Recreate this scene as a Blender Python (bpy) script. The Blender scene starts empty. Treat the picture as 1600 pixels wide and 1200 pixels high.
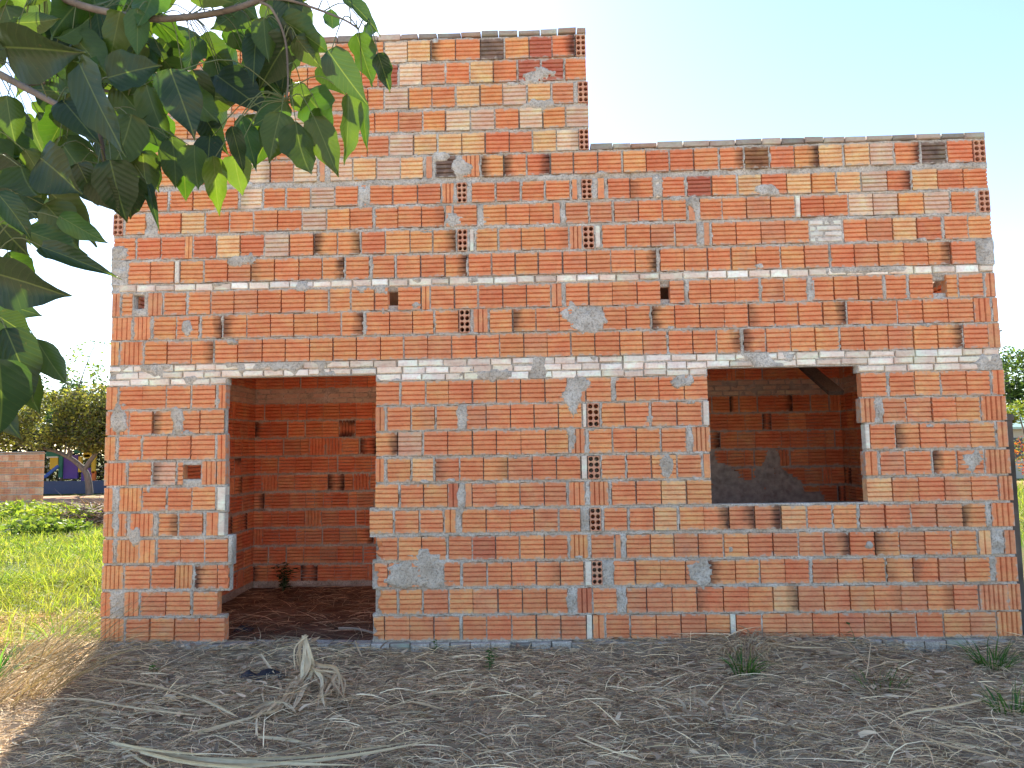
import bpy, math, random
import numpy as np
from mathutils import Vector, Matrix

# ------------------------------------------------------------------ camera, sky, sun, exposure
scn = bpy.context.scene
COL = scn.collection
CAM = (3.5536, -5.9441, 1.5064); YAW, PITCH, ROLL = -0.03701, 0.08468, -0.01567
cd = bpy.data.cameras.new('camera'); cam = bpy.data.objects.new('camera', cd); COL.objects.link(cam)
cy, sy, cp, sp = math.cos(YAW), math.sin(YAW), math.cos(PITCH), math.sin(PITCH)
fw = Vector((sy*cp, cy*cp, sp)); rt = Vector((cy, -sy, 0)); up = rt.cross(fw)
r2 = rt*math.cos(ROLL) + up*math.sin(ROLL); u2 = up*math.cos(ROLL) - rt*math.sin(ROLL)
cam.matrix_world = Matrix(((r2.x, u2.x, -fw.x, CAM[0]), (r2.y, u2.y, -fw.y, CAM[1]), (r2.z, u2.z, -fw.z, CAM[2]), (0, 0, 0, 1)))
cd.sensor_width = 36; cd.lens = 1155/1600*36; cd.clip_start = 0.05; cd.clip_end = 2000
scn.camera = cam
SUN_AZ = math.radians(-20.7); SUN_EL = math.radians(37)
w = bpy.data.worlds.new('World'); scn.world = w; w.use_nodes = True
wn = w.node_tree.nodes; wl = w.node_tree.links
sky = wn.new('ShaderNodeTexSky'); sky.sky_type = 'NISHITA'; sky.sun_disc = False
sky.sun_elevation = SUN_EL; sky.sun_rotation = SUN_AZ
sky.air_density = 1.0; sky.dust_density = 0.3; sky.ozone_density = 1.5; sky.altitude = 300
wl.new(sky.outputs[0], wn['Background'].inputs[0]); wn['Background'].inputs[1].default_value = 0.10
sd = bpy.data.lights.new('sun', 'SUN'); sun = bpy.data.objects.new('sun', sd); COL.objects.link(sun)
sd.energy = 4.6; sd.angle = math.radians(0.53); sd.color = (1.0, 0.93, 0.82)
S = Vector((math.sin(SUN_AZ)*math.cos(SUN_EL), math.cos(SUN_AZ)*math.cos(SUN_EL), math.sin(SUN_EL)))
sun.rotation_euler = S.to_track_quat('Z', 'Y').to_euler()
vs = scn.view_settings; vs.view_transform = 'Standard'; vs.look = 'None'; vs.exposure = 1.82; vs.gamma = 1.0; vs.use_curve_mapping = False
scn.cycles.max_bounces = 6; scn.cycles.diffuse_bounces = 4; scn.cycles.transparent_max_bounces = 8

# ------------------------------------------------------------------ measured tables (metres; bricks in mm along the wall)
COURSES = [
  (1,0.000,0.182,"-1 188 Vt,204 392 o,402 595 t,606 803 o,808 1011 o,2194 2290 tl,2296 2494 o,2494 2682 o,2692 2890 o,2915 3102 o,3107 3298 r,3304 3490 o,3500 3685 s,3690 3885 s,3890 3930 W,3940 4030 Vo,4040 4224 o,4234 4428 o,4433 4621 o,4626 4814 s,4819 5001 t,5006 5046 W,5051 5242 r,5252 5434 o,5438 5634 s,5639 5834 r,5839 6029 r,6034 6228 s,6237 6421 s,6431 6624 r,6634 6827 t,6831 7024 s,7033 7215 Vt"),
  (2,0.200,0.390,"-7 72 Vo,187 303 Vo,318 523 s,528 726 o,752 950 o,2214 2393 tl,2413 2592 t,2607 2800 r,2810 2998 t,2998 3191 s,3201 3387 o,3392 3579 o,3584 3745 o,3820 3935 Vd,3945 4130 o,4205 4360 s,4365 4559 s,4564 4752 o,4757 4955 r,4960 5153 r,5153 5340 t,5345 5531 y>,5536 5727 s,5737 5928 s,5933 6113 t,6118 6322 o,6322 6516 s,6521 6715 t,6719 6903 r,6913 7124 Vs,7129 7225 Vs"),
  (3,0.413,0.598,"-3 171 Vt,186 391 o,402 591 o,601 737 Vt,758 941 o<,946 1040 or,2193 2316 ol,2327 2506 o,2511 2593 o,2771 2899 o,2919 3107 s,3117 3305 o,3310 3497 o,3507 3689 o,3694 3875 o,3890 3935 W,3940 4021 H,4111 4276 o,4286 4476 t,4476 4670 t,4675 4839 s,4849 5058 t<,5063 5246 t,5255 5443 o,5443 5625 r,5655 5846 s,5851 6042 o,6047 6213 t,6227 6422 t,6427 6612 o,6622 6811 s,6820 7004 t,7048 7216 Vo"),
  (4,0.620,0.803,"-5 80 Vo,112 291 Vt,296 428 Vt,444 633 o,638 832 o,838 1026 o,1031 1068 M,2224 2399 ol,2409 2589 t,2594 2788 o,2809 2993 r,2998 3181 d,3186 3369 o,3379 3567 t,3572 3754 o,3774 3915 Vt,3940 4122 o,4132 4172 Vs,4217 4403 o,4408 4588 t,4593 4777 s,4782 4972 o,4982 5165 t,5170 5358 r,5363 5551 s,5561 5748 s,5758 5945 s>,5955 6141 r,6146 6327 t<,6337 6523 s,6527 6722 o,6732 6916 t,6936 7028 Vy,7130 7212 Vs"),
  (5,0.832,1.012,"-6 185 Vo,222 407 Vo,449 607 t>,623 813 o,844 939 Vo,944 991 W,2173 2363 t,2379 2569 o,2580 2765 o,2780 2867 Vt,2918 3107 t,3113 3301 o,3301 3490 o,3495 3682 s,3693 3860 o,3936 4021 H,4047 4228 o,4248 4434 o,4444 4620 y,4640 4830 t,4830 5025 o>,5030 5224 s>,5229 5427 s>,5437 5626 y,5636 5823 o,5838 6020 t,6040 6227 s,6237 6423 r,6433 6624 s,6633 6824 s,6828 7004 t<,7047 7217 Vo"),
  (6,1.034,1.220,"-7 62 Vo,120 301 Vt,311 507 o,523 719 o,724 914 t,935 998 W,2219 2405 t,2426 2606 o,2612 2802 t,2807 2889 Vd,2946 2997 Vs,3002 3192 s,3192 3381 t,3386 3575 s,3580 3753 s,3773 3900 Vo,3941 4087 Vs,4113 4300 o,4310 4501 o,4506 4697 y,4707 4898 t,6106 6298 y,6303 6499 o,6504 6700 r,6705 6905 s,6910 7110 o,7120 7222 Vs"),
  (7,1.241,1.426,"-9 173 Vo,194 380 o,396 582 g<,598 645 o,799 915 Vo,926 994 Vo,2224 2292 Vo,2318 2504 t,2520 2690 y,2706 2897 r,2907 3092 o,3097 3287 t,3292 3482 s,3487 3676 r,3681 3869 o,3879 3920 W,3930 4022 H,4037 4225 o,4240 4427 o,4437 4629 t,4639 4825 o,4845 4896 Vo,6102 6196 Vo,6221 6408 s,6418 6610 o,6630 6806 t<,6816 7012 o,7027 7217 Vs"),
  (8,1.446,1.640,"-10 76 Vt,103 289 o,305 503 o,508 699 o,705 901 o,927 991 Vo,2224 2401 t>,2406 2598 g,2614 2806 r,2811 3002 o,3012 3198 o,3203 3398 o,3398 3593 o,3598 3777 t,3798 3910 Vs,3941 4124 t,4134 4317 o,4322 4510 t,4520 4712 o,4762 4904 Vs,6114 6148 W,6153 6347 o,6356 6534 t<,6539 6732 o,6736 6923 s,6928 7115 t,7134 7213 Vs"),
  (9,1.653,1.845,"-11 177 Vs,187 375 o,385 551 t<,615 769 o,780 976 o,2224 2297 Vs,2318 2506 o,2516 2703 t,2719 2895 o,2963 3118 s,3123 3314 o,3319 3504 o,3510 3700 o,3705 3889 t,3899 3925 W,3935 4027 H,4048 4231 t,4237 4425 o,4445 4643 s,4653 4846 o,4856 4901 W,6090 6205 Vs,6264 6443 s,6448 6636 s,6646 6829 o,6834 7016 t,7026 7217 Vo"),
  (10,1.860,2.050,"-12 79 Vo,96 289 o,289 487 o,493 690 o,706 898 o,925 983 Vo,2224 2418 o,2433 2627 o,2637 2819 t,2819 3006 r,3017 3203 o,3209 3400 o,3405 3596 o,3601 3776 o,3827 3920 Vs,3930 4130 o,4166 4319 o,4324 4508 o,4513 4711 o,4716 4899 o,6106 6306 o,6326 6520 o,6525 6718 t,6728 6921 o,6926 7104 o,7123 7217 Vo"),
  (11,2.230,2.421,"14 79 Vt,90 284 Vo,300 484 t,494 688 s,693 875 t>,886 1073 o,1084 1281 o,1287 1473 o,1478 1675 o,1680 1865 t,1876 2061 t,2066 2261 o,2266 2450 t,2461 2650 s,2650 2843 s,2849 3042 o,3052 3234 o,3240 3432 t,3437 3624 s,3624 3810 o,3820 4006 t,4011 4207 o,4212 4392 t,4397 4586 s,4602 4791 o,4796 4979 o,4989 5172 t>,5198 5370 o<,5380 5568 o,5573 5759 t,5770 5951 t,5966 6147 o,6152 6332 o,6342 6532 s,6542 6722 t,6727 6916 t>,6926 7114 r,7119 7213 Vs"),
  (12,2.438,2.628,"13 181 Vo,203 343 Vo,365 554 t,565 748 o,775 941 t>,957 1150 t<,1155 1348 o,1353 1540 o,1545 1737 t,1742 1933 o,1944 2118 t>,2145 2335 o,2340 2525 o,2530 2698 t,2714 2903 t,2913 2997 H,3028 3143 Vs,3159 3342 t,3352 3534 t<,3539 3726 o,3726 3887 o,4078 4264 o,4269 4460 o,4475 4655 t<,4660 4854 o,4859 5054 o,5054 5242 o,5252 5451 o,5456 5638 o,5648 5830 o,5840 6017 t>,6032 6219 o,6229 6419 o,6429 6620 o,6625 6815 o,6820 7014 o,7024 7153 Vr,7168 7208 Vs"),
  (13,2.639,2.830,"12 78 Vs,94 181 t,316 436 Vs,452 636 o,657 841 t,851 1040 o,1045 1238 s,1244 1436 o,1442 1629 o,1634 1826 t,1842 2012 t,2023 2208 t,2219 2325 o,2409 2594 o,2605 2668 Vt,2679 2868 o,2878 3062 o,3073 3266 r,3272 3460 o,3465 3658 o,3668 3751 Vs,3783 3964 o,3975 4161 o,4161 4358 o,4363 4548 o,4625 4739 o,4774 4949 o,4954 5148 o,5148 5337 o,5358 5536 o,5541 5719 o,5759 5927 o,5937 6119 o,6129 6315 o,6341 6507 o,6527 6712 o,6823 6908 t,6918 7107 o,7122 7202 Vs"),
  (14,2.907,3.094,"-1 124 M,141 326 o,331 527 o,538 576 W,586 776 t,792 981 o,987 1175 s,1186 1374 t,1380 1578 o,1584 1771 o,1782 1958 t>,1974 2166 o,2198 2378 o,2399 2590 o,2601 2791 o,2802 2976 t>,2992 3176 o,3186 3370 o,3380 3559 t,3569 3757 r,3768 3955 r,3960 4153 o,4158 4350 o,4355 4526 t>,4557 4748 o,4753 4933 o,4944 5123 o,5134 5323 t,5328 5518 o,5528 5711 t,5717 5905 s,5925 6108 r,6113 6295 s,6305 6497 t,6502 6689 o,6694 6865 t>,6875 7065 r,7065 7211 M"),
  (15,3.114,3.302,"9 195 o,211 408 r,418 620 r,620 680 Vt,690 880 r,891 1081 y,1091 1286 r,1297 1496 g,1507 1700 o,1711 1898 t<,1909 2091 t>,2107 2299 r,2309 2506 t,2512 2692 t,2703 2888 t>,2904 2983 H,3004 3036 W,3057 3231 t,3242 3426 o,3431 3620 t,3625 3814 o,3824 3924 Vs,3934 4023 H,4038 4075 W,4091 4278 o,4288 4481 o,4486 4678 s,4688 4858 s,4915 4962 Vs,4982 5173 o,5178 5373 o,5378 5568 s,5568 5757 o,5767 6027 X,6038 6216 o,6221 6418 s,6429 6611 y,6621 6808 r,6833 7014 o,7024 7205 t"),
  (16,3.328,3.504,"2 85 H,107 276 t,386 577 o,588 779 y,789 985 o,996 1191 o,1202 1397 o,1402 1602 o,1612 1806 g,1817 2005 t,2010 2197 o,2219 2406 o,2411 2603 o,2608 2794 o,2810 2858 Vs,2874 3065 o,3118 3303 t,3308 3498 o,3498 3692 o,3698 3750 Vr,3797 3981 s,3997 4174 s,4195 4388 s,4393 4581 o,4591 4778 o,4799 4851 Vs,4892 5068 o,5073 5264 o,5269 5459 s,5465 5655 o,5665 5701 W,5706 5885 r,5890 6079 o,6089 6278 c,6283 6476 g,6486 6679 t,6689 6887 g,6902 7093 o,7119 7204 H"),
  (17,3.526,3.694,"7 150 o,161 359 o,365 458 o,480 671 o,682 873 t,889 1063 o,1085 1264 c,1281 1459 o,1476 1670 o,1681 1875 g,1886 2074 o,2106 2144 Vo,2176 2358 o,2369 2567 o,2577 2764 r,2780 2876 Vo,2902 2982 H,3025 3216 o,3231 3422 r,3438 3623 o,3638 3833 o,3854 3896 Vo,3933 4017 H,4064 4117 Vo,4148 4326 r,4331 4514 o,4535 4566 W,4592 4774 r,4795 4987 d,4998 5194 o,5210 5396 y,5401 5597 r,5602 5792 y,5803 5987 t,6003 6192 y,6202 6401 g,6406 6589 r>,6605 6803 y,6808 7005 r,7015 7202 o"),
  (18,3.744,3.926,"6 172 o,183 364 o,375 567 t,578 765 o,776 956 c,967 1131 o,1142 1327 c,1337 1527 s,1533 1728 c,1750 1793 Vs,1841 2025 c,2036 2224 y,2235 2428 g,2434 2621 y,2648 2696 Vs,2728 2894 gk,2947 3091 Vo,3107 3288 t<,3298 3479 o<,3489 3674 r>,3685 3865 o,3875 4065 o,4075 4264 o,4280 4464 t,4469 4652 r,4662 4850 r,4860 5053 o,5069 5256 o>,5271 5463 tk,5478 5669 r,5674 5865 t>,5870 6060 y,6076 6271 y,6281 6465 g,6480 6674 o>,6690 6888 gk,6898 7096 r,7106 7198 H"),
  (19,3.943,4.120,"11 201 o,208 398 t,405 594 o,601 789 c,796 985 o,992 1180 o,1187 1374 s,1381 1568 o,1575 1761 c,1768 1955 s,1962 2147 o,2154 2332 s,2343 2536 g,2547 2735 y,2751 2944 y,2949 3136 y,3147 3339 r,3344 3530 r,3540 3731 y,3737 3917 c,3922 4001 H"),
  (20,4.145,4.320,"16 211 o,219 414 o,421 615 t,622 817 s,824 1017 o,1024 1218 o,1225 1417 o,1424 1617 c,1624 1815 s,1823 2014 o,2021 2212 o,2219 2413 o,2419 2613 s,2623 2806 t,2817 3015 c,3026 3219 g,3229 3422 o,3432 3619 c,3629 3810 t,3820 4006 g"),
  (21,4.352,4.530,"15 206 s,213 402 o,409 599 o,606 794 o,801 990 c,997 1184 o,1191 1379 t,1386 1573 o,1580 1766 o,1773 1959 s,1966 2152 r,2159 2289 o,2300 2495 g,2506 2695 t,2700 2894 o,2905 3098 y,3109 3291 t,3297 3489 g,3505 3692 y,3708 3884 s,3921 4006 H"),
  (22,4.553,4.737,"21 218 o,225 423 r,430 626 o,633 829 s,836 1032 o,1039 1235 o,1242 1436 c,1443 1638 t,1645 1838 o,1845 2039 o,2046 2239 r,2246 2409 d,2425 2609 c,2615 2810 s,2820 3015 o,3025 3214 y,3219 3412 o,3428 3610 d,3621 3803 d,3819 3995 o"),
  (23,4.756,4.938,"26 227 o,235 435 o,443 643 s,651 851 o,858 1057 t,1065 1264 o,1271 1469 o,1477 1675 o,1682 1880 c,1887 2084 o,2091 2288 o,2301 2491 c,2496 2686 y,2697 2898 t<,2903 3108 o,3114 3308 gk,3319 3518 t,3523 3711 d,3716 3903 r>,3914 3994 H"),
]
PATCHES = [(3.59,4.59,0.136,0.064),(3.60,4.33,0.170,0.061),(2.78,3.92,0.075,0.041),(2.94,3.84,0.091,0.071),(4.55,3.64,0.047,0.081),(4.84,3.47,0.047,0.056),(5.44,3.55,0.085,0.051),(1.09,3.08,0.111,0.070),(2.24,2.81,0.130,0.053),(3.93,2.55,0.152,0.124),(2.59,0.54,0.202,0.140),(2.41,0.48,0.100,0.072),(3.78,0.30,0.043,0.076),(4.17,0.29,0.042,0.086),(4.80,0.52,0.109,0.099),(4.55,1.33,0.058,0.083),(6.94,1.34,0.090,0.105),(6.10,0.69,0.051,0.047),(5.02,0.67,0.040,0.040),(0.57,1.75,0.056,0.121),(0.27,0.84,0.055,0.077),(0.09,1.77,0.064,0.137),(3.15,2.09,0.192,0.063),(3.84,1.97,0.100,0.176),(2.93,1.74,0.047,0.121),(3.80,1.55,0.046,0.100),(2.91,1.11,0.036,0.127),(6.38,3.08,0.071,0.034),(2.87,3.39,0.066,0.062),(3.12,3.37,0.058,0.057),(4.69,2.01,0.086,0.062),(4.42,1.70,0.051,0.054),(0.06,3.09,0.068,0.183),(7.14,3.00,0.077,0.112),(4.07,0.52,0.050,0.111),(0.10,0.91,0.032,0.141),(7.08,0.72,0.060,0.112),(4.16,1.96,0.020,0.090),(2.12,3.62,0.046,0.107),(5.77,2.74,0.015,0.104),(0.33,3.41,0.060,0.096),(1.59,2.85,0.067,0.040),(4.74,1.54,0.028,0.094),(6.24,1.77,0.035,0.114),(2.56,2.68,0.053,0.027),(4.89,3.20,0.031,0.093),(0.65,2.53,0.040,0.067),(1.03,1.64,0.026,0.104),]
PLANK = [(6.344,2.1,2.395),(6.284,0.95,1.953)]
BUNDLE = [([(1.849,-0.62,0.197),(1.9,-0.72,0.122),(1.942,-0.82,0.042),(1.918,-0.92,-0.033),(1.929,-1.154,-0.04),(1.953,-1.352,-0.04)],0.075),([(1.849,-0.62,0.193),(1.844,-0.7,0.13),(1.88,-0.78,0.01)],0.03),([(1.928,-0.72,0.057),(2.024,-0.815,0.04),(2.147,-0.91,0.055),(2.217,-1.005,0.013),(2.309,-1.241,-0.04)],0.03),([(1.924,-0.75,0.001),(2.01,-0.843,0.006),(2.073,-0.935,-0.016),(2.139,-1.156,-0.04),(2.227,-1.387,-0.04)],0.036),([(1.938,-0.75,-0.012),(2.038,-0.787,-0.019),(2.147,-0.859,-0.04),(2.204,-0.94,-0.04)],0.026),([(1.982,-0.82,-0.034),(1.983,-1.029,-0.04),(2.022,-1.238,-0.04),(2.046,-1.44,-0.04)],0.034),([(1.922,-0.8,-0.006),(1.915,-0.99,-0.04),(1.921,-1.19,-0.04),(1.957,-1.407,-0.04)],0.042),([(1.903,-0.85,-0.025),(1.899,-1.066,-0.04),(1.941,-1.329,-0.04)],0.04),([(2.139,-0.8,-0.02),(2.141,-0.992,-0.04),(2.163,-1.18,-0.04)],0.02),([(1.81,-1.449,-0.04),(1.842,-1.329,-0.04),(1.933,-1.307,-0.04),(1.945,-1.44,-0.04),(1.872,-1.482,-0.04)],0.03),([(1.873,-1.544,-0.04),(1.878,-1.374,-0.04),(1.969,-1.33,-0.04),(2.073,-1.462,-0.04)],0.03)]
STALKS = [([(1.424,-0.32,-0.015),(1.576,-0.584,-0.015),(1.704,-0.795,-0.015)],0.028),([(1.732,-0.837,-0.045),(1.821,-1.012,-0.045),(1.883,-1.198,-0.045)],0.028),([(1.664,-0.877,-0.045),(1.749,-1.136,-0.045),(1.824,-1.302,-0.045)],0.02),([(1.99,-1.836,-0.045),(2.13,-1.863,-0.045),(2.276,-1.906,-0.045)],0.03),([(1.887,-1.579,-0.035),(1.944,-1.735,-0.035),(2.0,-1.862,-0.035)],0.022),([(1.632,-1.781,-0.045),(1.73,-1.668,-0.045),(1.868,-1.519,-0.045)],0.035),([(1.339,-1.237,-0.015),(1.551,-1.401,-0.015),(1.796,-1.625,-0.015)],0.028),([(0.447,-1.372,0.005),(0.718,-1.374,0.005),(1.021,-1.489,0.005),(1.36,-1.597,0.005),(1.66,-1.67,0.005)],0.018),([(0.504,-0.944,0.005),(0.818,-1.042,0.005),(1.126,-1.175,0.005),(1.578,-1.471,0.005)],0.022),([(0.869,-1.581,-0.025),(1.161,-1.768,-0.025),(1.251,-1.86,-0.025),(1.296,-1.982,-0.025)],0.018),([(2.048,0.052,-0.025),(2.125,-0.156,-0.025),(2.21,-0.382,-0.025)],0.022),([(2.82,-1.098,-0.045),(3.014,-1.075,-0.045),(3.215,-1.001,-0.045)],0.015),([(2.72,-1.276,-0.045),(2.858,-1.355,-0.045),(2.977,-1.432,-0.045)],0.018),([(5.871,0.115,0.025),(5.754,-0.517,0.025),(5.67,-0.96,0.025)],0.012),([(5.871,-0.458,0.075),(5.621,-0.993,0.075),(5.493,-1.254,0.075)],0.01),([(6.139,-1.39,0.005),(5.817,-1.547,0.005),(5.606,-1.616,0.005),(5.456,-1.712,0.005)],0.02),([(5.012,-2.247,0.025),(5.076,-2.188,0.025),(5.154,-2.079,0.025)],0.014),([(4.203,-1.311,-0.015),(4.461,-1.53,-0.015),(4.694,-1.728,-0.015),(5.037,-1.907,-0.015)],0.012),([(5.4,-1.832,0.005),(5.53,-2.083,0.005),(5.772,-2.283,0.005)],0.015),([(4.213,-1.367,-0.015),(4.244,-1.629,-0.015),(4.313,-1.817,-0.015)],0.012),([(4.472,-1.478,-0.015),(4.62,-1.198,-0.015),(4.681,-1.076,-0.015)],0.016),([(3.713,-1.877,-0.025),(3.895,-2.083,-0.025),(4.038,-2.196,-0.025)],0.014),([(5.199,0.038,-0.025),(5.14,-0.484,-0.025),(5.242,-0.713,-0.025)],0.02),([(5.247,0.112,0.005),(5.347,-0.265,0.005),(5.658,-0.306,0.005)],0.018)]
FROND = [([(1.256,-1.991,-0.015),(1.668,-2.152,-0.015),(2.134,-2.235,-0.015),(2.646,-2.264,-0.015)],0.035),([(1.355,-2.049,-0.015),(1.791,-2.183,-0.015),(2.357,-2.16,-0.015),(2.885,-1.961,-0.015)],0.026),([(1.389,-2.049,-0.015),(1.918,-2.25,-0.015),(2.311,-2.235,-0.015),(2.678,-2.114,-0.015),(2.996,-1.935,-0.015)],0.032),([(1.309,-1.998,-0.025),(1.501,-2.158,-0.025),(1.698,-2.305,-0.025)],0.022),([(1.295,-2.034,0.005),(1.568,-2.132,0.005),(1.893,-2.195,0.005)],0.02),([(1.502,-2.131,-0.005),(1.827,-2.26,-0.005),(2.235,-2.338,-0.005)],0.03)]
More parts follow.
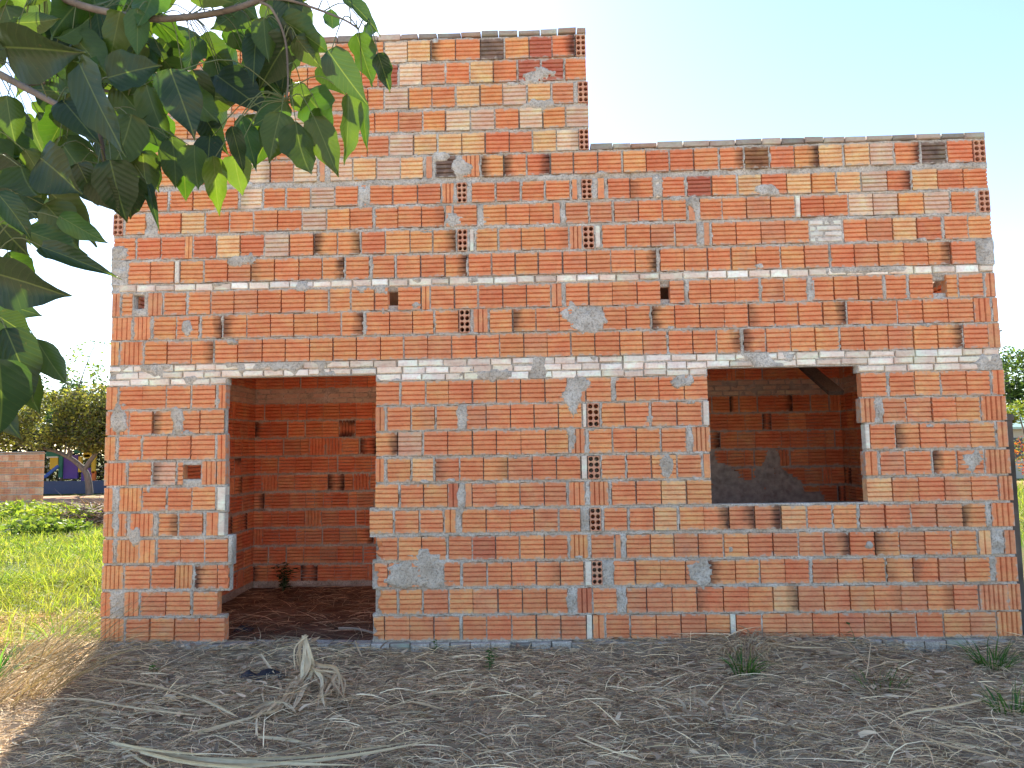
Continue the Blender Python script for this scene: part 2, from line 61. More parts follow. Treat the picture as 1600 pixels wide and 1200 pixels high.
LEAVES = [((2.097,-4.043,2.625),(2.352,-4.111,2.558),0.145,'d'),((2.379,-4.139,2.521),(2.516,-4.164,2.251),0.109,'d'),((2.362,-3.998,2.553),(2.486,-3.939,2.615),0.105,'b'),((2.602,-4.114,2.509),(2.652,-4.081,2.327),0.105,'b'),((2.158,-3.884,2.548),(2.303,-3.949,2.417),0.097,'d'),((2.783,-3.748,2.592),(2.679,-3.758,2.504),0.084,'g'),((2.802,-3.846,2.511),(2.764,-3.838,2.354),0.095,'o'),((2.849,-3.859,2.473),(2.902,-3.907,2.257),0.097,'o'),((2.89,-3.818,2.507),(2.943,-3.754,2.337),0.09,'o'),((2.79,-3.623,2.678),(2.938,-3.681,2.513),0.129,'g'),((2.719,-3.603,2.682),(2.677,-3.633,2.76),0.098,'d'),((2.761,-3.662,2.656),(2.843,-3.656,2.652),0.087,'o'),((2.768,-3.77,2.847),(2.947,-3.768,2.737),0.092,'g'),((3.003,-4.056,2.579),(3.096,-4.023,2.445),0.08,'b'),((3.01,-3.787,2.782),(3.059,-3.725,2.644),0.08,'g'),((3.133,-4.038,2.577),(3.146,-3.94,2.51),0.05,'b'),((3.019,-3.943,2.795),(3.122,-3.973,2.692),0.044,'b'),((2.984,-3.763,2.602),(2.978,-3.715,2.385),0.068,'o'),((3.013,-3.718,2.615),(3.015,-3.664,2.45),0.037,'g'),((2.908,-3.707,2.914),(2.926,-3.739,2.817),0.049,'g'),((2.998,-3.623,2.905),(3.055,-3.708,2.746),0.054,'g'),((2.714,-3.99,2.407),(2.706,-3.887,2.308),0.047,'b'),((2.653,-3.785,2.534),(2.714,-3.807,2.342),0.066,'g'),((2.535,-3.831,2.421),(2.548,-3.855,2.261),0.084,'o'),((2.615,-3.882,2.368),(2.595,-3.791,2.218),0.065,'y'),((2.659,-3.85,2.38),(2.682,-3.823,2.264),0.08,'y'),((2.381,-3.909,2.489),(2.325,-3.9,2.295),0.115,'o'),((2.42,-4.071,2.286),(2.44,-4.003,2.135),0.107,'d'),((2.432,-3.895,2.279),(2.497,-3.975,2.144),0.027,'b'),((2.371,-4.062,2.241),(2.415,-4.012,2.158),0.083,'d'),((2.24,-4.088,2.288),(2.355,-4.1,2.186),0.125,'d'),((2.064,-3.92,2.341),(2.169,-3.984,2.177),0.116,'o'),((2.116,-3.869,2.278),(2.257,-3.819,2.13),0.122,'o'),((2.259,-4.031,2.149),(2.336,-3.937,2.095),0.06,'g'),((2.197,-4.004,2.073),(2.411,-4.048,1.989),0.052,'b'),((2.015,-3.765,2.226),(2.056,-3.731,2.143),0.08,'g'),((2.143,-4.108,1.975),(2.353,-4.134,1.902),0.125,'d'),((1.963,-3.856,1.958),(2.063,-3.801,1.924),0.065,'b'),((2.165,-4.087,1.836),(2.209,-4.025,1.645),0.098,'d'),((2.108,-3.888,1.836),(2.237,-3.928,1.688),0.073,'o'),((2.227,-4.188,1.742),(2.194,-4.105,1.531),0.119,'b'),((2.102,-4.037,1.884),(2.174,-3.997,1.819),0.076,'d'),((2.183,-4.162,2.173),(2.249,-4.113,2.065),0.066,'b'),((1.251,-2.978,3.039),(1.253,-2.905,2.94),0.094,'y'),((1.394,-2.933,3.033),(1.43,-2.939,2.954),0.047,'y'),((1.306,-2.867,3.009),(1.321,-2.811,2.974),0.031,'y'),((1.256,-2.973,2.91),(1.309,-2.894,2.897),0.055,'y'),((1.777,-3.645,2.514),(1.907,-3.712,2.419),0.042,'g'),((1.401,-3.199,3.311),(1.448,-3.123,3.261),0.104,'y'),((1.371,-3.064,3.426),(1.496,-3.073,3.333),0.064,'y'),((1.98,-3.621,3.049),(2.037,-3.615,2.956),0.065,'g'),((2.094,-3.765,2.83),(2.281,-3.813,2.639),0.096,'o'),((2.359,-3.794,2.637),(2.406,-3.735,2.432),0.084,'o'),((2.428,-3.705,2.685),(2.576,-3.726,2.511),0.094,'o'),((2.332,-3.794,2.418),(2.371,-3.71,2.326),0.088,'d'),((1.77,-3.547,2.334),(1.859,-3.578,2.201),0.074,'d'),((1.891,-3.763,2.22),(1.94,-3.742,2.143),0.06,'g'),((1.941,-3.798,2.85),(2.104,-3.812,2.848),0.06,'o'),((1.978,-3.629,2.986),(2.158,-3.591,2.888),0.095,'o'),((2.083,-3.581,2.965),(2.287,-3.622,2.82),0.108,'o'),((1.793,-3.484,2.89),(1.967,-3.529,2.744),0.099,'d'),((2.145,-3.532,2.945),(2.297,-3.469,2.856),0.099,'o'),((2.235,-3.535,3.01),(2.344,-3.473,2.924),0.09,'g'),((2.382,-3.506,2.951),(2.513,-3.478,2.844),0.09,'o'),((2.508,-3.586,2.945),(2.628,-3.493,2.89),0.093,'g'),((2.409,-3.464,2.902),(2.588,-3.503,2.736),0.099,'o'),((2.462,-3.713,2.722),(2.49,-3.63,2.589),0.087,'d'),((2.561,-3.551,2.849),(2.713,-3.601,2.727),0.087,'d'),((2.615,-3.634,2.913),(2.644,-3.535,2.855),0.074,'g'),((2.357,-3.779,2.546),(2.461,-3.739,2.416),0.092,'o'),((2.202,-3.696,2.697),(2.313,-3.659,2.56),0.104,'o'),((2.121,-3.817,2.476),(2.18,-3.713,2.393),0.096,'o'),((1.861,-3.711,2.52),(1.944,-3.646,2.469),0.083,'g'),((2.268,-3.525,2.863),(2.339,-3.456,2.767),0.09,'g'),((2.465,-3.623,2.615),(2.568,-3.695,2.451),0.079,'d'),((2.491,-3.567,2.775),(2.618,-3.577,2.631),0.087,'g'),((2.598,-3.445,2.906),(2.748,-3.508,2.727),0.081,'g'),((2.113,-3.644,2.541),(2.249,-3.688,2.39),0.096,'d'),((2.355,-3.636,2.525),(2.432,-3.676,2.357),0.075,'g'),((2.815,-3.51,2.84),(2.883,-3.428,2.762),0.077,'d'),((1.804,-3.537,2.404),(1.96,-3.595,2.269),0.095,'d'),((2.044,-3.405,3.12),(2.203,-3.43,3.001),0.079,'g'),((1.682,-3.334,3.076),(1.778,-3.321,2.953),0.097,'g'),((2.618,-3.609,2.749),(2.655,-3.527,2.63),0.095,'d'),((2.42,-3.99,2.285),(2.38,-3.889,2.175),0.084,'d'),((2.397,-3.873,2.388),(2.393,-3.819,2.244),0.084,'o'),((2.435,-3.779,2.474),(2.476,-3.819,2.281),0.086,'o'),((2.461,-3.756,2.413),(2.463,-3.736,2.278),0.072,'g'),((2.674,-3.727,2.564),(2.643,-3.674,2.411),0.081,'o'),((2.529,-3.712,2.504),(2.549,-3.785,2.311),0.08,'d'),((2.202,-3.875,2.36),(2.235,-3.828,2.245),0.095,'d'),((1.99,-3.846,2.29),(2.101,-3.859,2.181),0.107,'o'),((2.132,-3.908,2.229),(2.23,-3.875,2.096),0.104,'o'),((1.944,-3.872,2.224),(2.022,-3.825,2.099),0.114,'d'),((2.115,-3.959,2.135),(2.274,-3.913,2.07),0.073,'g'),((1.872,-3.775,2.4),(2.006,-3.758,2.32),0.119,'d'),((1.909,-3.754,2.131),(1.999,-3.732,2.043),0.08,'g'),((2.018,-3.941,1.849),(2.16,-3.983,1.698),0.114,'d'),((2.024,-3.863,1.767),(2.097,-3.849,1.617),0.093,'o'),((2.033,-3.971,1.701),(2.155,-4.029,1.558),0.104,'d'),((2.102,-3.818,2.466),(2.218,-3.805,2.317),0.117,'o'),((2.86,-3.657,2.608),(2.879,-3.633,2.42),0.079,'o'),((2.723,-3.681,2.558),(2.633,-3.619,2.433),0.079,'g'),((2.04,-3.474,3.209),(1.976,-3.485,2.995),0.103,'o'),((2.123,-3.6,2.904),(2.008,-3.586,2.822),0.079,'o'),((2.09,-3.177,2.845),(1.922,-3.093,2.675),0.132,'g'),((2.257,-3.665,2.865),(2.188,-3.628,2.733),0.081,'o'),((1.763,-3.535,2.891),(1.921,-3.597,2.757),0.071,'d'),((2.442,-3.651,2.873),(2.462,-3.719,2.683),0.068,'g'),((1.975,-3.462,3.075),(1.928,-3.471,2.925),0.079,'o'),((2.727,-3.457,3.105),(2.742,-3.424,2.977),0.064,'o'),((2.371,-3.775,3.002),(2.355,-3.82,2.775),0.103,'g'),((1.998,-3.608,2.673),(1.893,-3.599,2.499),0.111,'g'),((2.245,-3.584,3.033),(1.996,-3.484,3.065),0.08,'g'),((2.1,-3.203,2.892),(1.916,-3.186,2.781),0.112,'g'),((1.888,-3.338,2.83),(1.979,-3.429,2.59),0.097,'g'),((2.341,-3.49,2.758),(2.586,-3.577,2.683),0.114,'o'),((1.561,-3.225,3.32),(1.691,-3.235,3.159),0.096,'o'),((2.064,-3.303,2.848),(2.152,-3.296,2.623),0.114,'o'),((2.08,-3.175,3.202),(2.298,-3.234,3.047),0.11,'d'),((2.565,-3.381,3.166),(2.628,-3.385,3.002),0.087,'o'),((2.401,-3.386,2.943),(2.496,-3.336,2.82),0.092,'o'),((2.191,-3.49,2.973),(2.255,-3.556,2.777),0.064,'g'),((2.051,-3.745,2.874),(2.156,-3.662,2.844),0.077,'o'),((2.012,-3.257,2.763),(1.899,-3.221,2.596),0.104,'o'),((1.63,-3.207,3.031),(1.571,-3.158,2.898),0.073,'o'),((1.534,-3.151,2.836),(1.608,-3.13,2.654),0.11,'o'),((2.551,-3.708,3.005),(2.663,-3.658,2.914),0.093,'g'),((2.494,-3.599,2.763),(2.712,-3.692,2.571),0.116,'d'),((2.721,-3.788,2.844),(2.737,-3.783,2.692),0.072,'o'),((1.997,-3.814,2.434),(2.042,-3.749,2.332),0.062,'o'),((2.052,-3.365,2.805),(2.0,-3.378,2.652),0.082,'o'),((2.599,-3.594,2.846),(2.822,-3.687,2.758),0.086,'o'),((1.867,-3.358,3.118),(1.727,-3.298,2.927),0.114,'g'),((1.69,-3.415,3.102),(1.655,-3.438,2.921),0.094,'o'),((2.791,-3.772,2.941),(2.809,-3.774,2.767),0.086,'d'),((1.424,-3.118,2.725),(1.422,-3.154,2.501),0.107,'g'),((1.621,-3.165,3.027),(1.703,-3.216,2.748),0.138,'d'),((1.969,-3.648,2.644),(2.019,-3.569,2.577),0.058,'o'),((1.553,-3.311,2.654),(1.434,-3.216,2.528),0.092,'o'),((1.996,-3.086,3.063),(2.116,-3.168,2.864),0.085,'g'),((2.34,-3.259,2.884),(2.365,-3.296,2.672),0.089,'o'),((2.625,-3.668,2.974),(2.525,-3.698,2.838),0.093,'o'),((2.7,-3.699,2.906),(2.835,-3.719,2.761),0.091,'g'),((2.462,-3.323,3.128),(2.478,-3.412,2.922),0.065,'g'),((2.467,-3.424,2.977),(2.467,-3.516,2.77),0.071,'g'),((2.09,-3.638,2.837),(2.009,-3.654,2.656),0.097,'o'),((2.046,-3.46,2.831),(2.21,-3.343,2.806),0.1,'g'),((1.463,-3.244,3.113),(1.713,-3.32,2.953),0.116,'g'),((2.214,-3.313,3.099),(2.268,-3.232,2.993),0.072,'o'),((2.149,-3.423,2.751),(2.217,-3.361,2.633),0.08,'o'),((1.959,-3.686,3.083),(1.898,-3.666,2.97),0.075,'o'),((2.132,-3.787,2.616),(1.929,-3.709,2.68),0.081,'g'),((2.374,-3.263,3.067),(2.305,-3.245,2.894),0.084,'o'),((2.403,-3.447,3.183),(2.581,-3.378,3.163),0.12,'o'),((2.068,-3.513,2.928),(2.042,-3.586,2.687),0.099,'d'),((1.657,-3.154,2.878),(1.819,-3.165,2.802),0.09,'o'),((2.07,-3.286,3.085),(1.927,-3.28,3.003),0.073,'o'),((2.1,-3.288,3.155),(1.926,-3.259,3.114),0.078,'o'),((1.81,-3.633,2.479),(1.937,-3.73,2.273),0.092,'g'),((1.665,-3.483,2.565),(1.646,-3.41,2.358),0.097,'o'),((2.521,-3.863,2.904),(2.627,-3.798,2.881),0.073,'o'),((2.005,-3.22,2.746),(1.88,-3.227,2.584),0.108,'g'),((1.731,-3.344,2.999),(1.884,-3.417,2.815),0.091,'o'),((2.135,-3.186,3.366),(1.982,-3.269,3.199),0.124,'o'),((1.645,-3.285,2.652),(1.806,-3.327,2.449),0.108,'o'),((2.05,-3.677,2.903),(2.112,-3.773,2.712),0.061,'o'),((2.275,-3.796,2.876),(2.197,-3.709,2.742),0.09,'o'),((2.136,-3.719,2.761),(2.097,-3.717,2.638),0.057,'o'),((2.354,-3.847,2.852),(2.348,-3.825,2.704),0.068,'g'),((2.011,-3.593,3.09),(1.926,-3.534,2.967),0.089,'g'),((1.76,-3.669,2.964),(1.698,-3.642,2.806),0.075,'g'),((1.67,-3.305,2.797),(1.913,-3.368,2.614),0.101,'o'),((1.842,-3.167,2.916),(1.847,-3.13,2.758),0.072,'o'),((2.115,-3.714,2.995),(2.015,-3.777,2.806),0.119,'g'),((2.688,-3.753,2.807),(2.697,-3.807,2.613),0.071,'d'),((2.483,-3.189,3.367),(2.71,-3.172,3.302),0.136,'o'),((1.801,-3.474,3.053),(1.898,-3.502,2.871),0.074,'o'),((2.794,-3.753,2.809),(2.684,-3.708,2.645),0.119,'d'),((2.293,-3.73,2.715),(2.147,-3.829,2.69),0.09,'g'),((2.162,-3.462,2.806),(2.181,-3.412,2.617),0.107,'o'),((2.336,-3.77,2.966),(2.341,-3.777,2.815),0.073,'o'),((2.033,-3.709,2.896),(2.032,-3.778,2.67),0.087,'d'),((1.895,-3.643,2.718),(2.027,-3.605,2.741),0.08,'g'),((2.345,-3.638,3.098),(2.18,-3.601,3.048),0.071,'o'),((2.197,-3.19,3.108),(2.027,-3.123,3.004),0.094,'d'),((2.06,-3.608,3.067),(2.137,-3.632,2.844),0.107,'g'),((1.449,-3.21,3.296),(1.521,-3.158,3.089),0.137,'o'),((2.133,-3.85,2.549),(2.25,-3.788,2.553),0.084,'o'),((1.835,-3.725,2.513),(1.881,-3.767,2.328),0.085,'o'),((2.759,-3.66,2.813),(2.561,-3.562,2.764),0.098,'o'),((2.0,-3.308,3.114),(2.084,-3.339,2.946),0.068,'d'),((2.054,-3.515,3.085),(1.97,-3.427,2.963),0.075,'g'),((1.644,-3.439,2.763),(1.692,-3.415,2.534),0.13,'d'),((1.995,-3.124,3.06),(2.124,-3.139,3.218),0.107,'d'),((1.934,-3.817,2.606),(1.951,-3.788,2.459),0.081,'o'),((1.519,-3.343,3.089),(1.404,-3.32,2.885),0.121,'d'),((1.895,-3.856,2.902),(1.695,-3.748,2.922),0.054,'g'),((2.658,-3.618,2.793),(2.728,-3.646,2.613),0.082,'g'),((1.896,-3.195,3.352),(1.895,-3.271,3.088),0.121,'g'),((1.849,-3.178,3.228),(1.979,-3.191,3.062),0.091,'g'),((1.867,-3.192,2.899),(1.798,-3.092,2.686),0.115,'o'),((1.624,-3.344,2.997),(1.589,-3.271,2.878),0.074,'o'),((2.093,-3.828,2.775),(2.135,-3.716,2.88),0.054,'o'),((2.061,-3.654,2.804),(2.012,-3.529,2.718),0.072,'g'),((2.822,-3.788,2.778),(2.889,-3.721,2.706),0.075,'o'),((1.806,-3.227,2.966),(2.003,-3.204,2.979),0.113,'o'),((1.618,-3.234,2.693),(1.471,-3.169,2.522),0.116,'d')]
BRANCHES = [([(1.987,-3.769,2.996),(2.087,-3.76,2.939),(2.188,-3.754,2.907),(2.34,-3.765,2.869),(2.486,-3.769,2.867),(2.615,-3.785,2.875),(2.715,-3.784,2.907),(2.796,-3.784,2.942)],0.013,0.008),([(1.777,-3.806,2.759),(1.856,-3.799,2.708),(1.968,-3.81,2.643),(2.12,-3.827,2.556),(2.22,-3.818,2.493),(2.247,-3.807,2.376)],0.014,0.006),([(1.968,-3.81,2.643),(2.021,-3.741,2.685),(2.092,-3.689,2.696),(2.237,-3.681,2.66)],0.009,0.004),([(2.715,-3.784,2.907),(2.795,-3.781,2.902),(2.904,-3.774,2.865),(2.985,-3.816,2.807),(3.024,-3.812,2.781)],0.005,0.0025),([(2.705,-3.784,2.898),(2.745,-3.78,2.873),(2.783,-3.771,2.783),(2.797,-3.78,2.654),(2.795,-3.783,2.575)],0.005,0.0025),([(1.777,-3.806,2.759),(1.867,-3.871,2.382),(1.976,-3.944,2.106),(2.074,-4.024,1.905),(2.117,-4.06,1.76)],0.012,0.005)]

rng = np.random.default_rng(11); random.seed(5)

# ------------------------------------------------------------------ helpers
def tag(o, label=None, cat=None, group=None, kind=None):
    if label: o['label'] = label
    if cat: o['category'] = cat
    if group: o['group'] = group
    if kind: o['kind'] = kind
    return o
def empty(name, loc=(0, 0, 0)):
    o = bpy.data.objects.new(name, None); COL.objects.link(o); o.location = loc; o.empty_display_size = 0.1
    return o
class MB:
    """collects vertices, faces and per-vertex colour / uv / burn data for ONE mesh"""
    def __init__(s): s.v = []; s.f = []; s.c = []; s.u = []; s.b = []
    def add(s, v, f, c=(1, 1, 1), u=None, b=(0, 0, 0)):
        n = len(s.v); s.v += v; s.f += [tuple(i+n for i in q) for q in f]
        s.c += [(c[0], c[1], c[2], 1.0)]*len(v); s.u += (u if u else [(0.5, 0.5, 0)]*len(v)); s.b += [b]*len(v)
    def build(s, name, mat, parent=None, loc=(0, 0, 0), smooth=False):
        me = bpy.data.meshes.new(name); L = Vector(loc)
        me.from_pydata([(p[0]-L.x, p[1]-L.y, p[2]-L.z) for p in s.v], [], s.f)
        a = me.attributes.new('col', 'FLOAT_COLOR', 'POINT'); a.data.foreach_set('color', np.array(s.c, 'f').ravel())
        a = me.attributes.new('buv', 'FLOAT_VECTOR', 'POINT'); a.data.foreach_set('vector', np.array(s.u, 'f').ravel())
        a = me.attributes.new('burn', 'FLOAT_VECTOR', 'POINT'); a.data.foreach_set('vector', np.array(s.b, 'f').ravel())
        if smooth: me.polygons.foreach_set('use_smooth', [True]*len(me.polygons))
        me.materials.append(mat)
        o = bpy.data.objects.new(name, me); COL.objects.link(o); o.location = loc
        if parent is not None: o.parent = parent; o.location = L - PW(parent)
        return o
def PW(o):
    p = Vector((0, 0, 0))
    while o is not None: p += o.location; o = o.parent
    return p
def np_mesh(name, V, F, mat, C=None, parent=None, smooth=False, extra=None):
    """V (n,3), F (m,k) numpy -> object at the origin"""
    me = bpy.data.meshes.new(name); V = np.asarray(V, 'f'); F = np.asarray(F, 'i'); k = F.shape[1]
    me.vertices.add(len(V)); me.vertices.foreach_set('co', V.ravel())
    me.loops.add(F.size); me.loops.foreach_set('vertex_index', F.ravel())
    me.polygons.add(len(F)); me.polygons.foreach_set('loop_start', np.arange(0, F.size, k, dtype='i'))
    me.polygons.foreach_set('loop_total', np.full(len(F), k, 'i'))
    if smooth: me.polygons.foreach_set('use_smooth', np.ones(len(F), bool))
    if C is not None:
        a = me.attributes.new('col', 'FLOAT_COLOR', 'POINT')
        a.data.foreach_set('color', np.concatenate([np.asarray(C, 'f'), np.ones((len(V), 1), 'f')], 1).ravel())
    for nm, arr in (extra or {}).items():
        a = me.attributes.new(nm, 'FLOAT', 'POINT'); a.data.foreach_set('value', np.asarray(arr, 'f').ravel())
    me.update(calc_edges=True); me.materials.append(mat)
    o = bpy.data.objects.new(name, me); COL.objects.link(o)
    if parent is not None: o.parent = parent; o.location = -PW(parent)
    return o
def vnoise(x, y, scale, seed=0):
    """smooth 2-D value noise in -1..1"""
    r = np.random.default_rng(seed).uniform(-1, 1, (256, 256))
    x = np.asarray(x)*scale + 1000; y = np.asarray(y)*scale + 1000
    xi = np.floor(x).astype(int); yi = np.floor(y).astype(int); fx = x-xi; fy = y-yi
    fx = fx*fx*(3-2*fx); fy = fy*fy*(3-2*fy); g = lambda a, b: r[a % 256, b % 256]
    return (g(xi, yi)*(1-fx)+g(xi+1, yi)*fx)*(1-fy)+(g(xi, yi+1)*(1-fx)+g(xi+1, yi+1)*fx)*fy
def fbm(x, y, scale, seed=0, o=3):
    return sum(vnoise(x, y, scale*2**i, seed+i)*0.5**i for i in range(o))

# ------------------------------------------------------------------ materials
class NT:
    def __init__(s, name):
        s.m = bpy.data.materials.new(name); s.m.use_nodes = True; s.n = s.m.node_tree.nodes; s.l = s.m.node_tree.links
        s.p = s.n['Principled BSDF']; s.out = s.n['Material Output']
    def add(s, t, **k):
        n = s.n.new(t)
        for a, b in k.items(): setattr(n, a, b)
        return n
    def put(s, a, b): s.l.new(a, b)
    def attr(s, name): return s.add('ShaderNodeAttribute', attribute_name=name)
    def pos(s, scale=(1, 1, 1)):
        g = s.add('ShaderNodeNewGeometry'); m = s.add('ShaderNodeMapping'); m.inputs['Scale'].default_value = scale
        s.put(g.outputs['Position'], m.inputs['Vector']); return m.outputs[0]
    def noise(s, vec, scale, detail=3, rough=0.55, out='Fac'):
        n = s.add('ShaderNodeTexNoise'); n.inputs['Scale'].default_value = scale; n.inputs['Detail'].default_value = detail
        n.inputs['Roughness'].default_value = rough
        if vec is not None: s.put(vec, n.inputs['Vector'])
        return n.outputs[out]
    def ramp(s, fac, stops):
        r = s.add('ShaderNodeValToRGB'); e = r.color_ramp.elements
        while len(e) < len(stops): e.new(0.5)
        for el, (p, c) in zip(e, stops): el.position = p; el.color = (c if len(c) == 4 else (*c, 1)) if hasattr(c, '__len__') else (c, c, c, 1)
        s.put(fac, r.inputs[0]); return r.outputs[0]
    def mix(s, fac, a, b, mode='MIX'):
        m = s.add('ShaderNodeMix', data_type='RGBA', blend_type=mode)
        for sock, val in ((m.inputs[0], fac), (m.inputs[6], a), (m.inputs[7], b)):
            if isinstance(val, (int, float)): sock.default_value = val
            elif isinstance(val, tuple): sock.default_value = (*val, 1)
            else: s.put(val, sock)
        return m.outputs[2]
    def math(s, op, a, b=0.0, c=0.0, clamp=False):
        m = s.add('ShaderNodeMath', operation=op, use_clamp=clamp)
        for i, val in enumerate((a, b, c)):
            if isinstance(val, (int, float)): m.inputs[i].default_value = val
            else: s.put(val, m.inputs[i])
        return m.outputs[0]
    def bump(s, h, strength=0.4, dist=0.01):
        b = s.add('ShaderNodeBump'); b.inputs['Strength'].default_value = strength; b.inputs['Distance'].default_value = dist
        s.put(h, b.inputs['Height']); s.put(b.outputs[0], s.p.inputs['Normal'])
    def fin(s, col=None, rough=0.85, spec=0.3):
        if col is not None:
            if isinstance(col, tuple): s.p.inputs['Base Color'].default_value = (*col, 1)
            else: s.put(col, s.p.inputs['Base Color'])
        s.p.inputs['Roughness'].default_value = rough; s.p.inputs['Specular IOR Level'].default_value = spec
        return s.m
def mat_brick():
    t = NT('fired clay'); c = t.attr('col').outputs['Color']; uv = t.attr('buv').outputs['Vector']; bn = t.attr('burn').outputs['Vector']
    sx = t.add('ShaderNodeSeparateXYZ'); t.put(uv, sx.inputs[0]); sb = t.add('ShaderNodeSeparateXYZ'); t.put(bn, sb.inputs[0])
    n1 = t.noise(t.pos((5, 5, 26)), 2.2, 4); n2 = t.noise(t.pos(), 9, 5); n3 = t.noise(t.pos(), 46, 3); n4 = t.noise(t.pos((9, 9, 120)), 1.5, 3)
    c = t.mix(t.ramp(n1, [(0.3, 0.0), (0.72, 0.34)]), c, t.mix(1.0, c, (1.35, 1.6, 1.75), 'MULTIPLY'))          # buff streaks drawn by the die
    c = t.mix(t.ramp(n2, [(0.45, 0.0), (0.8, 0.3)]), c, t.mix(1.0, c, (0.68, 0.56, 0.52), 'MULTIPLY'))
    c = t.mix(t.ramp(n4, [(0.45, 0.0), (0.8, 0.25)]), c, t.mix(1.0, c, (0.7, 0.62, 0.58), 'MULTIPLY'))
    n5 = t.noise(t.pos((1, 1, 1.6)), 6.5, 2)
    c = t.mix(t.ramp(n5, [(0.5, 0.0), (0.72, 0.6)]), c, t.mix(1.0, c, (1.06, 1.42, 1.3), 'MULTIPLY')); c = t.mix(t.ramp(n5, [(0.28, 0.7), (0.5, 0.0)]), c, t.mix(1.0, c, (0.93, 0.74, 0.72), 'MULTIPLY'))
    c = t.mix(t.ramp(n2, [(0.2, 0.3), (0.4, 0.0)]), c, (0.5, 0.36, 0.24))                                        # pale lime film
    # kiln burn at either end of a brick
    wob = t.math('MULTIPLY', t.math('SUBTRACT', t.noise(t.pos(), 14, 4), 0.5), 0.75)
    ul = t.math('ADD', sx.outputs[0], wob); ur = t.math('ADD', t.math('SUBTRACT', 1.0, sx.outputs[0]), wob)
    kl = t.math('MULTIPLY', t.ramp(ul, [(0.04, 1.0), (0.5, 0.0)]), sb.outputs[0]); kr = t.math('MULTIPLY', t.ramp(ur, [(0.04, 1.0), (0.5, 0.0)]), sb.outputs[1])
    k = t.math('MAXIMUM', t.math('MAXIMUM', kl, kr), t.math('MULTIPLY', sb.outputs[2], t.ramp(n2, [(0.3, 1.0), (0.75, 0.55)])), clamp=True)
    c = t.mix(k, c, (0.03, 0.02, 0.024))
    c = t.mix(t.ramp(n3, [(0.35, 0.3), (0.5, 0.0)]), c, t.mix(1.0, c, (0.55, 0.5, 0.5), 'MULTIPLY'))
    c = t.mix(t.ramp(t.noise(t.pos(), 3.1, 5), [(0.58, 0.0), (0.78, 0.3)]), c, (0.34, 0.29, 0.26))               # cement dust
    ev = t.math('MINIMUM', sx.outputs[1], t.math('SUBTRACT', 1.0, sx.outputs[1])); eu = t.math('MINIMUM', sx.outputs[0], t.math('SUBTRACT', 1.0, sx.outputs[0]))
    ed = t.math('ADD', t.math('MINIMUM', ev, t.math('ADD', eu, 0.09)), t.math('MULTIPLY', t.math('SUBTRACT', t.noise(t.pos(), 24, 5, 0.65), 0.5), 0.62))
    c = t.mix(t.ramp(ed, [(0.0, 0.7), (0.02, 0.35), (0.055, 0.0)]), c, (0.50, 0.44, 0.37))
    t.bump(t.math('ADD', t.math('MULTIPLY', n3, 0.5), t.math('MULTIPLY', n4, 0.6)), 0.5, 0.004)
    return t.fin(c, 0.88, 0.25)
def mat_mortar():
    t = NT('cement mortar'); n = t.noise(t.pos(), 7, 6); n2 = t.noise(t.pos(), 60, 4); n3 = t.noise(t.pos(), 1.3, 3)
    c = t.ramp(n, [(0.25, (0.36, 0.31, 0.255)), (0.5, (0.60, 0.54, 0.475)), (0.75, (0.80, 0.75, 0.69))])
    c = t.mix(t.ramp(n3, [(0.45, 0.0), (0.75, 0.5)]), c, (0.52, 0.40, 0.29)); c = t.mix(t.ramp(n2, [(0.3, 0.6), (0.52, 0.0)]), c, (0.17, 0.135, 0.105))
    c = t.mix(t.ramp(t.noise(t.pos(), 130, 3), [(0.33, 0.5), (0.48, 0.0)]), c, (0.12, 0.1, 0.085))
    t.bump(t.math('ADD', n2, n), 1.0, 0.012); return t.fin(c, 0.95, 0.15)
def mat_simple(name, lo, hi, scale=8, rough=0.85, bump=0.3, spec=0.3, stretch=(1, 1, 1), detail=4):
    t = NT(name); n = t.noise(t.pos(stretch), scale, detail); c = t.ramp(n, [(0.3, lo), (0.7, hi)])
    if bump: t.bump(t.noise(t.pos(stretch), scale*4, 3), bump, 0.01)
    return t.fin(c, rough, spec)
def mat_attr(name, rough=0.8, spec=0.25, transl=0.0, tcol=(1, 1, 1), var=0.3, nscale=30):
    t = NT(name); c = t.attr('col').outputs['Color']; n = t.noise(t.pos(), nscale, 3)
    c = t.mix(t.ramp(n, [(0.3, var), (0.6, 0.0)]), c, t.mix(1.0, c, (0.5, 0.5, 0.5), 'MULTIPLY')); t.fin(c, rough, spec)
    if transl:
        tr = t.add('ShaderNodeBsdfTranslucent'); t.put(t.mix(1.0, c, tcol, 'MULTIPLY'), tr.inputs[0]); ms = t.add('ShaderNodeMixShader'); ms.inputs[0].default_value = transl
        t.put(t.p.outputs[0], ms.inputs[1]); t.put(tr.outputs[0], ms.inputs[2]); t.put(ms.outputs[0], t.out.inputs[0])
    return t.m
